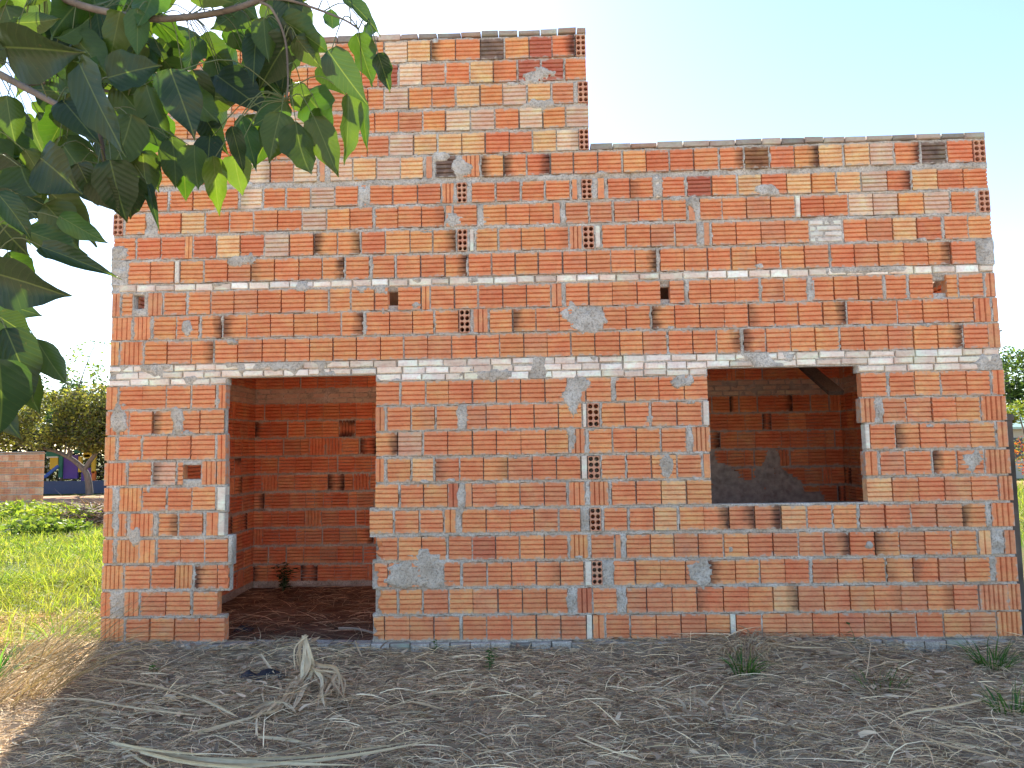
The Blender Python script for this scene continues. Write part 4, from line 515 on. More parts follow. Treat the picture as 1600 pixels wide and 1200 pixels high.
# low sheet roofs added to darken the rooms, unseen behind the parapet; the left one stops short of the front wall
for rx0, rx1, ry0, rz0 in ((4.06, 6.96, .3, 2.97), (0.24, 3.9, .6, 2.93)):
    mb = MB(); nn = 60; V = []
    for y, z in ((ry0, rz0), (2.62, 2.78)):
        for i in range(nn+1): V.append((rx0+(rx1-rx0)*i/nn, y, z+.02*math.sin(i*1.6)))
    V += [(a, b, c-.008) for a, b, c in V]; F = [(i, i+1, nn+2+i, nn+1+i) for i in range(nn)]; F += [tuple(q+2*nn+2 for q in f[::-1]) for f in F]
    mb.add(V, F); mb.build('added_shade_roof', M_SHEET, house)

# ------------------------------------------------------------------ generic shapes
def tube(mb, pts, r0, r1, col=(1, 1, 1), n=6):
    P = [Vector(p) for p in pts]; V = []; F = []; m = len(P)
    for i, p in enumerate(P):
        d = (P[min(i+1, m-1)]-P[max(i-1, 0)]).normalized(); a = d.orthogonal().normalized()
        if i and a.dot(pa) < 0: a = -a
        b = d.cross(a); r = r0+(r1-r0)*i/(m-1); pa = a
        if i: a = (pa0-d*pa0.dot(d)).normalized(); b = d.cross(a)
        pa0 = a
        for q in range(n): t = 2*math.pi*q/n; V.append(tuple(p+(a*math.cos(t)+b*math.sin(t))*r))
    for i in range(m-1):
        for q in range(n): F.append((i*n+q, i*n+(q+1) % n, (i+1)*n+(q+1) % n, (i+1)*n+q))
    F += [tuple(range(n))[::-1], tuple((m-1)*n+q for q in range(n))]; mb.add(V, F, col)
def spline(pts, k=5):
    P = [Vector(p) for p in pts]; out = []
    for i in range(len(P)-1):
        a, b, c, d = P[max(i-1, 0)], P[i], P[i+1], P[min(i+2, len(P)-1)]
        for j in range(k):
            t = j/k; out.append(0.5*((2*b)+(c-a)*t+(2*a-5*b+4*c-d)*t*t+(3*b-a-3*c+d)*t**3))
    out.append(P[-1]); return out
def box(mb, c, s, col=(1, 1, 1), rz=0.0):
    V = []; ca, sa = math.cos(rz), math.sin(rz)
    for dz in (-.5, .5):
        for dx_, dy_ in ((-.5, -.5), (.5, -.5), (.5, .5), (-.5, .5)):
            x, y = dx_*s[0], dy_*s[1]; V.append((c[0]+x*ca-y*sa, c[1]+x*sa+y*ca, c[2]+dz*s[2]))
    mb.add(V, [(3, 2, 1, 0), (4, 5, 6, 7), (0, 1, 5, 4), (1, 2, 6, 5), (2, 3, 7, 6), (3, 0, 4, 7)], col)
def ribbon(mb, pts, width, col, thick=.0025, curl=.35):
    """dry leaf strip: folded along its middle, tapering, with thickness"""
    P = spline(pts, 5); m = len(P); V = []; F = []; ph = random.uniform(0, 6)
    for i, p in enumerate(P):
        t = i/(m-1); d = (P[min(i+1, m-1)]-P[max(i-1, 0)]).normalized(); s = d.cross(Vector((0.1, -1, .55))).normalized(); nrm = s.cross(d)
        a = .5*math.sin(ph+t*3.0); s2 = s*math.cos(a)+nrm*math.sin(a); n2 = s2.cross(d)
        wv = width*.5*(0.45+0.55*math.sin(math.pi*min(1, .15+.85*t)))*(1 if t < .8 else (1-t)/.2*.85+.15)
        for q, off in ((-1, 0), (0, -curl), (1, 0)): V.append(tuple(p+s2*wv*q+n2*wv*off))
        for q, off in ((-1, 0), (0, -curl), (1, 0)): V.append(tuple(p+s2*wv*q+n2*(wv*off+thick)))
    for i in range(m-1):
        a = i*6; b = a+6; F += [(a, a+1, b+1, b), (a+1, a+2, b+2, b+1), (a+4, a+3, b+3, b+4), (a+5, a+4, b+4, b+5), (a, b, b+3, a+3), (a+2, a+5, b+5, b+2)]
    mb.add(V, F, col)
def blades(name, base, length, az, pitch, bend, width, col, mat, segs=4, roll=None, twist=0.0):
    """many thin curved blades; all arguments numpy arrays of n"""
    n = len(length); t = np.linspace(0, 1, segs+1); rows = []
    r = rng.uniform(-1, 1, n) if roll is None else roll
    pos = base.copy(); V = np.zeros((n, segs+1, 2, 3)); st = length/segs
    side0 = np.stack([-np.sin(az), np.cos(az), np.zeros(n)], 1)
    for i in range(segs+1):
        p = pitch+bend[:, 0]*(t[i]-.0); a = az+bend[:, 1]*t[i]
        d = np.stack([np.cos(a)*np.cos(p), np.sin(a)*np.cos(p), np.sin(p)], 1); s = np.stack([-np.sin(a), np.cos(a), np.zeros(n)], 1); u = np.cross(d, s)
        k = s*np.cos(r)[:, None]+u*np.sin(r)[:, None]; wv = width*(1-.85*max(0, (t[i]-.35)/.65)**1.3)*.5
        V[:, i, 0] = pos-k*wv[:, None]; V[:, i, 1] = pos+k*wv[:, None]; pos = pos+d*st[:, None]
    b = np.arange(n)[:, None]*(segs+1)*2+np.arange(segs)[None]*2; F = np.stack([b, b+1, b+3, b+2], -1).reshape(-1, 4)
    C = np.repeat(col, (segs+1)*2, 0); return np_mesh(name, V.reshape(-1, 3), F, mat, C)

# ------------------------------------------------------------------ straw thatch in the yard
def straw(name, n, x0, x1, y0, y1, zf, lmin, lmax, lift, wmin, wmax, pal, label, pit=.25, clump=None):
    x = rng.uniform(x0, x1, n); y = rng.uniform(y0, y1, n)
    if clump: q = rng.random(n) < clip01(.5+.9*vnoise(x, y, clump, 31)); x, y = x[q], y[q]; n = len(x)
    z = zf(x, y)+rng.random(n)**2*lift; L = rng.uniform(lmin, lmax, n); az = rng.uniform(0, 2*np.pi, n)+1.2*vnoise(x, y, 1.3, 7)
    az = np.where(rng.random(n) < .5, np.arctan2(np.sin(az)*.45, np.cos(az)), az)
    pt = np.abs(rng.normal(0, pit, n)); bend = np.stack([rng.normal(-.3, .25, n)-pt*1.1, rng.normal(0, .38, n)], 1); base = np.stack([x, y, z], 1)
    pal = np.array(pal)*np.array([1.5, 1.46, 1.36]); col = pal[rng.integers(0, len(pal), n)]*rng.uniform(.42, 1.45, (n, 1)); wd = rng.uniform(wmin, wmax, n)
    o = blades(name, base, L, az, pt, bend, wd, col, M_STRAW); tag(o, label, 'straw', kind='stuff'); return o
clip01 = lambda a: np.clip(a, 0, 1)
DRY = [(0.60, 0.46, 0.29), (0.48, 0.36, 0.24), (0.70, 0.56, 0.38), (0.38, 0.27, 0.17), (0.55, 0.43, 0.31), (0.27, 0.19, 0.13), (0.46, 0.38, 0.28)]
straw('dry_grass_thatch', 95000, -1.3, 9.2, -3.3, .0, gz, .04, .19, .035, .0022, .005, DRY, 'thick mat of flattened grey dry grass in front of the house', .16)
straw('loose_straw', 6500, -1.3, 9.2, -3.6, -.02, gz, .16, .45, .05, .003, .006, [(0.70, 0.56, 0.36), (0.78, 0.65, 0.46), (0.55, 0.42, 0.27)], 'longer pale straw stems lying loose over the yard', .2, 1.7)
straw('dry_leaf_litter', 6000, -1.0, 9.2, -3.4, -.03, lambda x, y: gz(x, y)+.012, .04, .11, .03, .012, .028, [(0.34, 0.25, 0.18), (0.45, 0.35, 0.26), (0.24, 0.17, 0.12)], 'crumpled brown leaf litter among the dry grass', .3, 2.3)
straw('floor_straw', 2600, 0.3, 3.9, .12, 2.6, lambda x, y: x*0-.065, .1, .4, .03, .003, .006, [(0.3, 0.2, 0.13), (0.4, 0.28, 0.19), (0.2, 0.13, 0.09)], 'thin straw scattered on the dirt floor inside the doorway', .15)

# ------------------------------------------------------------------ sunlit field on the left
def wedge(n, d0, d1, a0, a1, pw=.5):
    d = d0+(d1-d0)*rng.random(n)**pw; a = rng.uniform(a0, a1, n); return CAM[0]-a*d, CAM[1]+d
GREEN = np.array([(0.22, 0.29, 0.04), (0.16, 0.24, 0.035), (0.30, 0.33, 0.06), (0.36, 0.34, 0.10), (0.12, 0.18, 0.035)])
def field(name, n, d0, d1, a0, a1, lmin, lmax, w0, label, zoff=-.16, cl=.62):
    x, y = wedge(n, d0, d1, a0, a1); q = (x < -.04) & (rng.random(n) < np.maximum(clip01(cl+1.0*fbm(x, y, .7, 12)), cl-.45)); x, y = x[q], y[q]; n = len(x)
    zb = np.where(x > -1.6, np.where(y < 0, gz(x, y), -.15), -.16); L = rng.uniform(lmin, lmax, n)*(1+.5*fbm(x, y, 1.1, 18)); az = rng.uniform(0, 2*np.pi, n)
    pt = rng.uniform(.5, 1.5, n); bend = np.stack([rng.normal(-1.0, .5, n), rng.normal(0, .5, n)], 1)
    c = GREEN[rng.integers(0, 5, n)]*rng.uniform(.85, 1.6, (n, 1)); yel = clip01(.1+.8*vnoise(x, y, .9, 44))[:, None]*.45; c = c*(1-yel)+np.array([(0.36, 0.29, 0.11)])*yel
    d = y-CAM[1]; o = blades(name, np.stack([x, y, zb], 1), L, az, pt, bend, w0*(.5+d/11)*rng.uniform(.6, 1.3, n), c, M_GRASS, 3); tag(o, label, 'grass', kind='stuff')
field('field_grass', 48000, 5.6, 16.5, .40, .92, .08, .26, .007, 'bright sunlit green grass left of the house')
field('near_field_grass', 20000, 5.3, 9.5, .36, .95, .08, .24, .007, 'bright grass close to the left corner of the house', cl=.85)
straw('sunlit_straw', 9000, -2.6, -.02, -1.6, 1.6, lambda x, y: np.where((x > -1.6) & (y < 0), gz(x, y), -.155), .08, .3, .05, .003, .007, [(0.5, 0.36, 0.18), (0.42, 0.3, 0.14), (0.6, 0.46, 0.25)], 'golden dry grass in the sun beside the left corner', .3)
field('far_field_grass', 16000, 14, 22, .52, .95, .12, .35, .008, 'taller ragged grass farther off before the red dirt road')
def field_right(n):
    d = 12+16*rng.random(n); a = rng.uniform(.62, .85, n); x = CAM[0]+a*d; y = CAM[1]+d
    c = GREEN[rng.integers(0, 5, n)]*rng.uniform(.7, 1.3, (n, 1)); o = blades('verge_grass', np.stack([x, y, x*0-.16], 1), rng.uniform(.1, .4, n), rng.uniform(0, 6.28, n), rng.uniform(.6, 1.5, n), np.stack([rng.normal(-.8, .4, n), rng.normal(0, .4, n)], 1), rng.uniform(.01, .02, n), c, M_GRASS, 3)
    tag(o, 'green grass seen past the right edge of the house', 'grass', kind='stuff')
field_right(7000)
def tuft(name, loc, n, h, spread, pal, mat, label, cat, lean=(0, 0), w0=.006, bendm=-.9, parent=False):
    x, y, z = loc; a = rng.uniform(0, 2*np.pi, n); r = spread*.3*np.sqrt(rng.random(n)); L = rng.uniform(.5, 1.1, n)*h
    pt = rng.uniform(.7, 1.45, n); az = a+rng.normal(0, .4, n)
    if lean != (0, 0): az = np.where(rng.random(n) < .75, math.atan2(lean[1], lean[0])+rng.normal(0, .45, n), az); pt = rng.uniform(.45, 1.0, n)
    pal = np.array(pal); c = pal[rng.integers(0, len(pal), n)]*rng.uniform(.7, 1.25, (n, 1))
    o = blades(name, np.stack([x+r*np.cos(a), y+r*np.sin(a), np.full(n, z)], 1), L, az, pt, np.stack([rng.normal(bendm, .35, n), rng.normal(0, .3, n)], 1), w0*rng.uniform(.6, 1.2, n), c, mat, 5)
    if cat == 'straw': o['kind'] = 'stuff'
    return tag(o, label, cat)
gzz = lambda x, y: float(gz(np.array([x]), np.array([y]))[0])
WG = [(0.08, 0.2, 0.05), (0.06, 0.15, 0.045), (0.13, 0.24, 0.06)]; DR = [(0.45, 0.33, 0.16), (0.36, 0.25, 0.12), (0.55, 0.42, 0.24)]
tuft('dry_grass_clump', (0.18, -1.25, gzz(.18, -1.25)), 170, 1.0, .9, DR, M_STRAW, 'tall dry brown grass clump arching to the right at the left corner', 'grass', (.9, .35), .006, -.55)
tuft('dry_grass_clump', (-.25, -.55, gzz(-.25, -.55)), 150, .55, .5, DR, M_STRAW, 'smaller dry grass clump just behind the tall arching clump', 'grass', (.8, .3), .006, -.6)
tuft('green_grass_clump', (-.42, .15, -.15), 120, .42, .3, [(0.2, 0.34, 0.04), (0.15, 0.28, 0.04)], M_GRASS, 'bright green grass clump in sun beside the house corner', 'grass', w0=.011)
tuft('green_grass_clump', (-.2, -.9, gzz(-.2, -.9)), 60, .34, .25, WG, M_GRASS, 'dark green blades growing through the tall dry clump', 'grass', w0=.012)
tuft('weed_tuft', (4.92, -.66, gzz(4.92, -.66)), 70, .2, .3, WG, M_GRASS, 'small green grass tuft on the straw below the window', 'weed', w0=.007)
tuft('weed_tuft', (6.70, -.48, gzz(6.7, -.48)), 80, .26, .35, WG, M_GRASS, 'green grass tuft by the right end of the wall base', 'weed', w0=.007)
tuft('weed_tuft', (6.2, -1.5, gzz(6.2, -1.5)), 60, .2, .3, WG, M_GRASS, 'green blades at the right edge of the straw yard', 'weed', w0=.007)
tuft('weed_tuft', (5.75, -.9, gzz(5.75, -.9)), 40, .18, .5, WG, M_GRASS, 'sparse thin green blades between the two right tufts', 'weed', w0=.005)
tuft('straw_tuft', (4.55, -1.75, gzz(4.55, -1.75)), 90, .13, 1.1, [(0.36, 0.27, 0.19), (0.5, 0.38, 0.27)], M_STRAW, 'brown heap of dead leaves and straw at the bottom centre right', 'straw', w0=.013, bendm=-2.6)
tuft('straw_tuft', (5.05, -.3, gzz(5.05, -.3)), 120, .26, .6, DRY[:4], M_STRAW, 'grey straw heap against the wall under the window', 'straw', w0=.008, bendm=-2.3)
def leafy_weed(name, loc, h, nst, nl, size, label, col=(0.07, 0.17, 0.05)):
    t = tag(empty(name, loc), label, 'weed'); st = MB(); lf = MB()
    for i in range(nst):
        a = random.uniform(0, 6.28); tip = Vector((math.cos(a)*h*.35*random.random(), math.sin(a)*h*.35*random.random(), h*random.uniform(.6, 1)))
        pts = spline([loc, Vector(loc)+tip*.5+Vector((.01, 0, .01)), Vector(loc)+tip], 4); tube(st, pts, .003, .0012, (.1, .16, .05), 5)
        for j in range(nl):
            q = pts[min(len(pts)-1, int(len(pts)*(.25+.75*j/nl)))]; b = random.uniform(0, 6.28); d = Vector((math.cos(b), math.sin(b), random.uniform(-.2, .5))).normalized(); s = d.cross(Vector((0, 0, 1))).normalized(); L = size*random.uniform(.6, 1.2)
            V = [q, q+d*L*.4+s*L*.3, q+d*L+Vector((0, 0, -L*.15)), q+d*L*.4-s*L*.3, q+d*L*.5+Vector((0, 0, .02*L-.12*L))]
            lf.add([tuple(v) for v in V], [(0, 1, 4), (1, 2, 4), (2, 3, 4), (3, 0, 4)], jit(col, .3))
    st.build('stem', M_PLAIN, t, loc); lf.build('foliage', M_FOL, t, loc)
leafy_weed('leafy_weed', (3.15, -.5, gzz(3.15, -.5)-.01), .17, 4, 8, .05, 'small leafy green weed in front of the wall left of centre')
leafy_weed('leafy_weed', (2.7, -.1, -.08), .13, 2, 5, .04, 'tiny green sprig against the wall right of the doorway')
leafy_weed('leafy_weed', (0.66, 2.35, -.07), .34, 9, 12, .085, 'dark green bushy weed at the back of the doorway room', (0.035, 0.085, 0.035))
leafy_weed('leafy_weed', (5.93, -.07, -.08), .24, 1, 4, .05, 'single thin sprig leaning on the wall right of the window')
leafy_weed('leafy_weed', (0.72, -.55, gzz(.72, -.55)), .08, 2, 4, .05, 'tiny bright green seedling in the straw left of the doorway', (0.1, 0.26, 0.04))

# ------------------------------------------------------------------ dead leaves, stalks, rag, sticks
def pale(): return random.choice([(0.86, 0.68, 0.44), (0.80, 0.62, 0.40), (0.90, 0.74, 0.50), (0.68, 0.50, 0.31)])
BUNDLE += [([(a+random.uniform(-.045, .045), b+random.uniform(-.05, .03), max(c+random.uniform(-.03, .01), -.06)) for a, b, c in p], wd*random.uniform(.3, .55)) for p, wd in BUNDLE for _ in (0, 1, 2)]
t = tag(empty('dead_banana_plant', (1.62, -1.0, -.08)), 'bundle of pale withered banana leaves standing before the doorway', 'dead plant')
for i, (p, wd) in enumerate(BUNDLE):
    mb = MB(); ribbon(mb, p, wd*(.62 if i == 0 else .8), pale(), curl=.5); mb.build('withered_leaf' if i else 'leaf_sheath', M_STRAW, t, p[0])
LBL = ['pale dry stalk standing out of the straw left of the black rag', 'short pale stalk below the black rag', 'bent pale strip left of the banana bundle base', 'horizontal pale stalk below the banana bundle', 'short upright stalk joining the bundle base to the lower stalk',
       'long pale stalk running left from the bundle base', 'forked pale dry leaf left of the long stalk', 'long curved brown stem crossing the lower left straw', 'long pale curved stem above the curved brown stem', 'hooked thin stem in the lower left straw', 'short pale chip leaning on the foundation by the doorway',
       'straight pale stem lying left of centre', 'short pale straw lying below the small leafy weed', 'thin stem leaning down from the wall on the right', 'thin upright stem beside the leaning stem on the right', 'long pale bent stem at the far right of the yard', 'short slanted pale stem at the bottom right', 'long thin stem across the middle of the yard', 'long thin stem running to the lower right corner',
       'thin stem in the straw under the wall centre', 'short yellowish stem at the yard centre', 'thin stem at the bottom centre', 'curved grey stem on the straw heap under the window', 'flat grey stem on the straw heap along the wall']
for (p, wd), lb in zip(STALKS, LBL):
    mb = MB(); p = [(a, b, max(c, gzz(a, b)+.025)) for a, b, c in p]; ribbon(mb, p, wd*.62, pale(), .004, .7); tag(mb.build('dry_stalk', M_STRAW, None, p[0]), lb, 'stalk')
t = tag(empty('dead_palm_frond', FROND[0][0][0]), 'long pale dead palm frond along the bottom left edge', 'dead frond')
for i, (p, wd) in enumerate(FROND):
    mb = MB(); p = [(a, b, max(c, gzz(a, b)+.03)) for a, b, c in p]; ribbon(mb, p, wd*.6, random.choice([(0.84, 0.69, 0.44), (0.74, 0.58, 0.36)]), curl=.4); mb.build('leaflet' if i else 'midrib', M_STRAW, t, p[0])
def rag(name, loc, sx_, sy_, h, label, seed):
    nx_, ny_ = 16, 9; u, v = np.meshgrid(np.linspace(-1, 1, nx_), np.linspace(-1, 1, ny_)); r = 1+.25*vnoise(u, v, 1.5, seed)
    x = loc[0]+u*sx_*r; y = loc[1]+v*sy_*(1+.4*vnoise(u, v, 1.2, seed+1)); z = loc[2]+h*np.clip(1-u**2*.7-v**2*.8, 0, 1)*(.6+.5*vnoise(u, v, 3, seed+2))+.01
    i = np.arange((nx_-1)*(ny_-1)); a = i//(nx_-1)*nx_+i % (nx_-1); V = np.stack([x, y, z], -1).reshape(-1, 3); N = len(V); F = np.stack([a, a+1, a+nx_+1, a+nx_], 1)
    V2 = V.copy(); V2[:, 2] -= .006; o = np_mesh(name, np.concatenate([V, V2]), np.concatenate([F, F[:, ::-1]+N]), M_RAG, smooth=True); tag(o, label, 'rag')
rag('black_rag', (1.60, -.74, gzz(1.6, -.74)), .15, .06, .075, 'crumpled black rag lying on straw left of the banana bundle', 5)
rag('black_plastic', (0.92, .62, -.07), .08, .05, .05, 'scrap of dark plastic inside the doorway', 15)
mb = MB(); tube(mb, spline([(1.78, .55, -.035), (1.95, .5, -.03), (2.12, .42, -.045)], 4), .012, .009, (0.4, 0.32, 0.25)); tag(mb.build('stick', M_PLAIN, None, (1.95, .5, -.05)), 'pale stick on the floor at the right of the doorway', 'stick')
# plank hanging inside the window room
mb = MB(); A = Vector(PLANK[0]); B = Vector(PLANK[1]); d = (B-A).normalized(); s = d.cross(Vector((0, 0, 1))).normalized(); n_ = s.cross(d)
V = [tuple(p+s*.068*i+n_*.02*j) for p in (A, B) for i, j in ((-1, -1), (1, -1), (1, 1), (-1, 1))]
mb.add(V, [(3, 2, 1, 0), (4, 5, 6, 7), (0, 1, 5, 4), (1, 2, 6, 5), (2, 3, 7, 6), (3, 0, 4, 7)]); tag(mb.build('wooden_plank', M_PLANK, None, tuple(B)), 'dark weathered plank slanting across the top of the window room', 'plank')
# concrete post behind the right edge
mb = MB(); box(mb, (7.44, .55, .78), (.21, .16, 1.79)); box(mb, (7.44, .55, 1.69), (.23, .18, .05)); tag(mb.build('concrete_post', M_CONC, None, (7.44, .55, -.1)), 'dark grey concrete post standing against the right edge of the house', 'post')

# ------------------------------------------------------------------ trees and far things
def crown_mesh(name, blobs, n, size, pal, parent, gapn=.35, seed=0, mat=None, flat=.6):
    R = np.random.default_rng(seed); bl = np.array([b[:3] for b in blobs]); br = np.array([b[3:] for b in blobs]); k = R.integers(0, len(bl), n)
    d = R.normal(size=(n, 3)); d /= np.linalg.norm(d, axis=1)[:, None]; rad = R.random(n)**.45; P = bl[k]+d*rad[:, None]*br[k]
    q = R.random(n) < clip01(.75+gapn*3*vnoise(P[:, 0]+P[:, 1]*.7, P[:, 2]+P[:, 1]*.3, 2.2/br.mean(), seed)); P = P[q]; n = len(P)
    a = R.normal(size=(n, 3)); a[:, 2] *= flat; a /= np.linalg.norm(a, axis=1)[:, None]; b = np.cross(a, R.normal(size=(n, 3))); b /= np.linalg.norm(b, axis=1)[:, None]
    L = size*R.uniform(.6, 1.3, (n, 1)); V = np.stack([P-a*L, P+b*L*.45, P+a*L, P-b*L*.45], 1).reshape(-1, 3); F = np.arange(4*n).reshape(n, 4)
    pal = np.array(pal); C = np.repeat(pal[R.integers(0, len(pal), n)]*R.uniform(.7, 1.3, (n, 1)), 4, 0); return np_mesh(name, V, F, mat or M_FOL, C, parent)
def tree(name, base, limbs, blobs, n, size, pal, label, group=None, seed=0, cat='tree', gapn=.35):
    t = tag(empty(name, base), label, cat, group); mb = MB()
    for pts, a, b in limbs: tube(mb, spline(pts, 4), a, b, n=7)
    mb.build('trunk', M_BARK, t, base, True); crown_mesh('crown', blobs, n, size, pal, t, gapn, seed); return t
OLIVE = [(0.16, 0.17, 0.055), (0.11, 0.12, 0.05), (0.26, 0.26, 0.06), (0.38, 0.36, 0.08), (0.14, 0.12, 0.07)]; LG = [(0.15, 0.22, 0.045), (0.09, 0.15, 0.035), (0.22, 0.28, 0.06)]; DG = [(0.03, 0.065, 0.025), (0.05, 0.09, 0.035), (0.07, 0.11, 0.05)]
tree('shade_tree', (-14.6, 23.3, -.16), [([(-14.55, 23.3, -.2), (-14.62, 23.3, .4), (-14.75, 23.2, .85), (-15.3, 23.1, 1.35), (-16.1, 23, 1.7), (-17.2, 22.8, 1.9)], .15, .05), ([(-14.75, 23.2, .85), (-14.4, 23.2, 1.35), (-13.9, 23.1, 1.85), (-13.2, 23, 2.6)], .1, .04), ([(-15.3, 23.1, 1.35), (-15.4, 23.3, 2.2), (-15.2, 23.4, 3.0)], .1, .03)],
     [(-18.3, 23, 2.7, 1.6, 1.4, 1.1), (-16.6, 23.2, 3.0, 1.6, 1.4, 1.2), (-15.2, 23.3, 3.1, 1.4, 1.3, 1.1), (-14.2, 23.2, 3.2, 1.2, 1.2, 1.1), (-13.2, 23, 2.7, 1.2, 1.1, 1.0), (-15.8, 22.8, 2.1, 1.5, .8, .5), (-14.2, 22.9, 2.1, 1.1, .9, .6), (-19.8, 23, 2.4, 1.5, 1.3, 1.3)], 42000, .075, OLIVE, 'wide olive green shade tree with bent grey trunk across the road', seed=1)
tree('distant_tree', (-21.5, 42, -.16), [([(-21.5, 42, -.2), (-21.6, 42, 3), (-21.5, 42, 5.5)], .25, .1)], [(-21.5, 42, 5.6, 1.8, 1.8, 1.9), (-23.2, 42.3, 4.6, 1.6, 1.6, 1.6), (-19.8, 42, 4.8, 1.6, 1.6, 1.6)], 9000, .14, LG, 'bright green distant tree rising above the shade tree beside the wall', seed=2)
tree('spindly_tree', (-17.6, 26, -.16), [([(-17.6, 26, -.2), (-17.2, 26, 3), (-16.7, 26, 5.0), (-16.2, 26, 6.4)], .05, .012), ([(-17.2, 26, 3), (-17.4, 26, 4.8), (-17.2, 26, 6.0)], .03, .01), ([(-16.9, 26, 4.2), (-16.0, 26, 5.2)], .02, .008)],
     [(-16.3, 26, 6.0, .9, .6, .7), (-17.2, 26, 5.6, .7, .6, .7), (-16.0, 26, 5.2, .6, .5, .5), (-17.0, 26, 4.9, .8, .6, .5)], 420, .09, LG, 'thin spindly tree with sparse leaves against the white sky', seed=3, gapn=.2)
for i, (x, y, s) in enumerate(((-30, 48, 1.3), (-38, 55, 1.6), (-26, 60, 1.4), (-46, 50, 1.5))):
    tree('distant_tree', (x, y, -.16), [([(x, y, -.2), (x, y, 2*s), (x+.2, y, 4*s)], .25, .1)], [(x, y, 4*s, 2*s, 2*s, 1.8*s), (x-1.8*s, y, 3*s, 1.7*s, 1.7*s, 1.5*s), (x+1.7*s, y, 3.1*s, 1.6*s, 1.6*s, 1.5*s)], 5000, .2, DG, ['dark tree far beyond the garden wall on the left', 'larger dark tree farthest left beyond the garden wall', 'dark tree hidden behind the shade tree', 'dark tree at the far left horizon'][i], seed=20+i)
# right side
tree('tall_tree', (27.2, 32, -.16), [([(27.2, 32, -.2), (27.2, 32, 2.5), (27, 32, 5)], .2, .08)], [(27.2, 32, 4.2, 1.6, 1.5, 2.0), (26.2, 32, 3.2, 1.2, 1.2, 1.3), (28.6, 32, 4.4, 1.7, 1.5, 1.8), (30.4, 32, 4.0, 1.7, 1.5, 1.8)], 12000, .12, DG+LG, 'tall green tree past the right edge of the house', seed=5)
tree('yellow_green_bush', (22.3, 23.4, -.16), [([(22.3, 23.4, -.2), (22.3, 23.4, 1.2), (22.1, 23.4, 2.4)], .06, .02)], [(22.2, 23.4, 2.55, .9, .7, .45), (23.4, 23.4, 2.7, .9, .7, .6), (21.5, 23.5, 2.3, .5, .5, .3)], 3500, .08, [(0.2, 0.26, 0.04), (0.28, 0.3, 0.05), (0.12, 0.18, 0.04)], 'sunlit yellow green shrub past the right edge of the house', seed=6, cat='shrub')
tree('red_flowering_shrub', (21.6, 21.4, -.16), [([(21.6, 21.4, -.2), (21.6, 21.4, .6), (21.6, 21.4, 1.4)], .05, .02)], [(21.2, 21.4, 1.0, .7, .6, .9), (22.3, 21.4, 1.0, .8, .6, .9), (23.4, 21.4, .9, .8, .6, .8)], 5000, .06, [(0.45, 0.07, 0.04), (0.5, 0.16, 0.05), (0.12, 0.16, 0.05), (0.2, 0.2, 0.06)], 'red flowering shrub by the dirt road on the right', seed=7, cat='shrub')
mb = MB(); t = tag(empty('distant_house', (25.5, 26.5, -.16)), 'small far house with pale green roof edge past the right wall', 'house')
box(mb, (25.5, 27.5, 1.0), (7, 3, 2.3), (0.55, 0.5, 0.42)); mb.build('wall', M_PLAIN, t, (25.5, 26.5, -.16))
mb = MB(); V = [(21.7, 25.6, 2.0), (29.3, 25.6, 2.0), (29.3, 27.5, 2.9), (21.7, 27.5, 2.9), (29.3, 29.4, 2.0), (21.7, 29.4, 2.0)]; V += [(a, b, c-.09) for a, b, c in V]
mb.add(V, [(0, 1, 2, 3), (3, 2, 4, 5), (6, 9, 8, 7), (9, 11, 10, 8), (0, 6, 7, 1), (5, 4, 10, 11), (0, 3, 9, 6), (3, 5, 11, 9), (1, 7, 8, 2), (2, 8, 10, 4)], (0.45, 0.62, 0.52)); mb.build('roof', M_PLAIN, t, (25.5, 26.5, -.16))
for xx in (23.3, 26.5):
    mb = MB(); box(mb, (xx, 25.97, 1.1), (.9, .08, .9), (0.08, 0.09, 0.1)); mb.build('window', M_PLAIN, t, (xx, 25.97, 1.1))
# power line on the right
t = tag(empty('utility_pole', (25.35, 30, -.16)), 'thin utility pole with crossarm right of the house', 'pole'); mb = MB(); tube(mb, [(25.35, 30, -.2), (25.35, 30, 6.9)], .05, .035, (.2, .2, .19), 8); mb.build('pole', M_CONC, t, (25.35, 30, 0))
mb = MB(); box(mb, (25.35, 30, 6.6), (.06, 1.2, .07), (.2, .2, .19)); mb.build('crossarm', M_CONC, t, (25.35, 30, 6.6))
for i, z in enumerate((6.55, 6.8, 7.05, 7.35)):
    mb = MB(); pts = [(-60+25.35*0+x, 31+i*.2, z+((x-85)/60)**2*1.0-.0) for x in np.linspace(60, 145, 12)]; tube(mb, [(p[0], p[1], z+((p[0]-40)/45)**2*.6-.12) for p in pts], .012, .012, (.12, .12, .12), 4)
    tag(mb.build('power_line', M_PLAIN, None, pts[0]), ['lowest thin power line beyond the right wall', 'second lowest power line beyond the right wall', 'third power line up beyond the right wall', 'highest power line beyond the right wall'][i], 'cable')
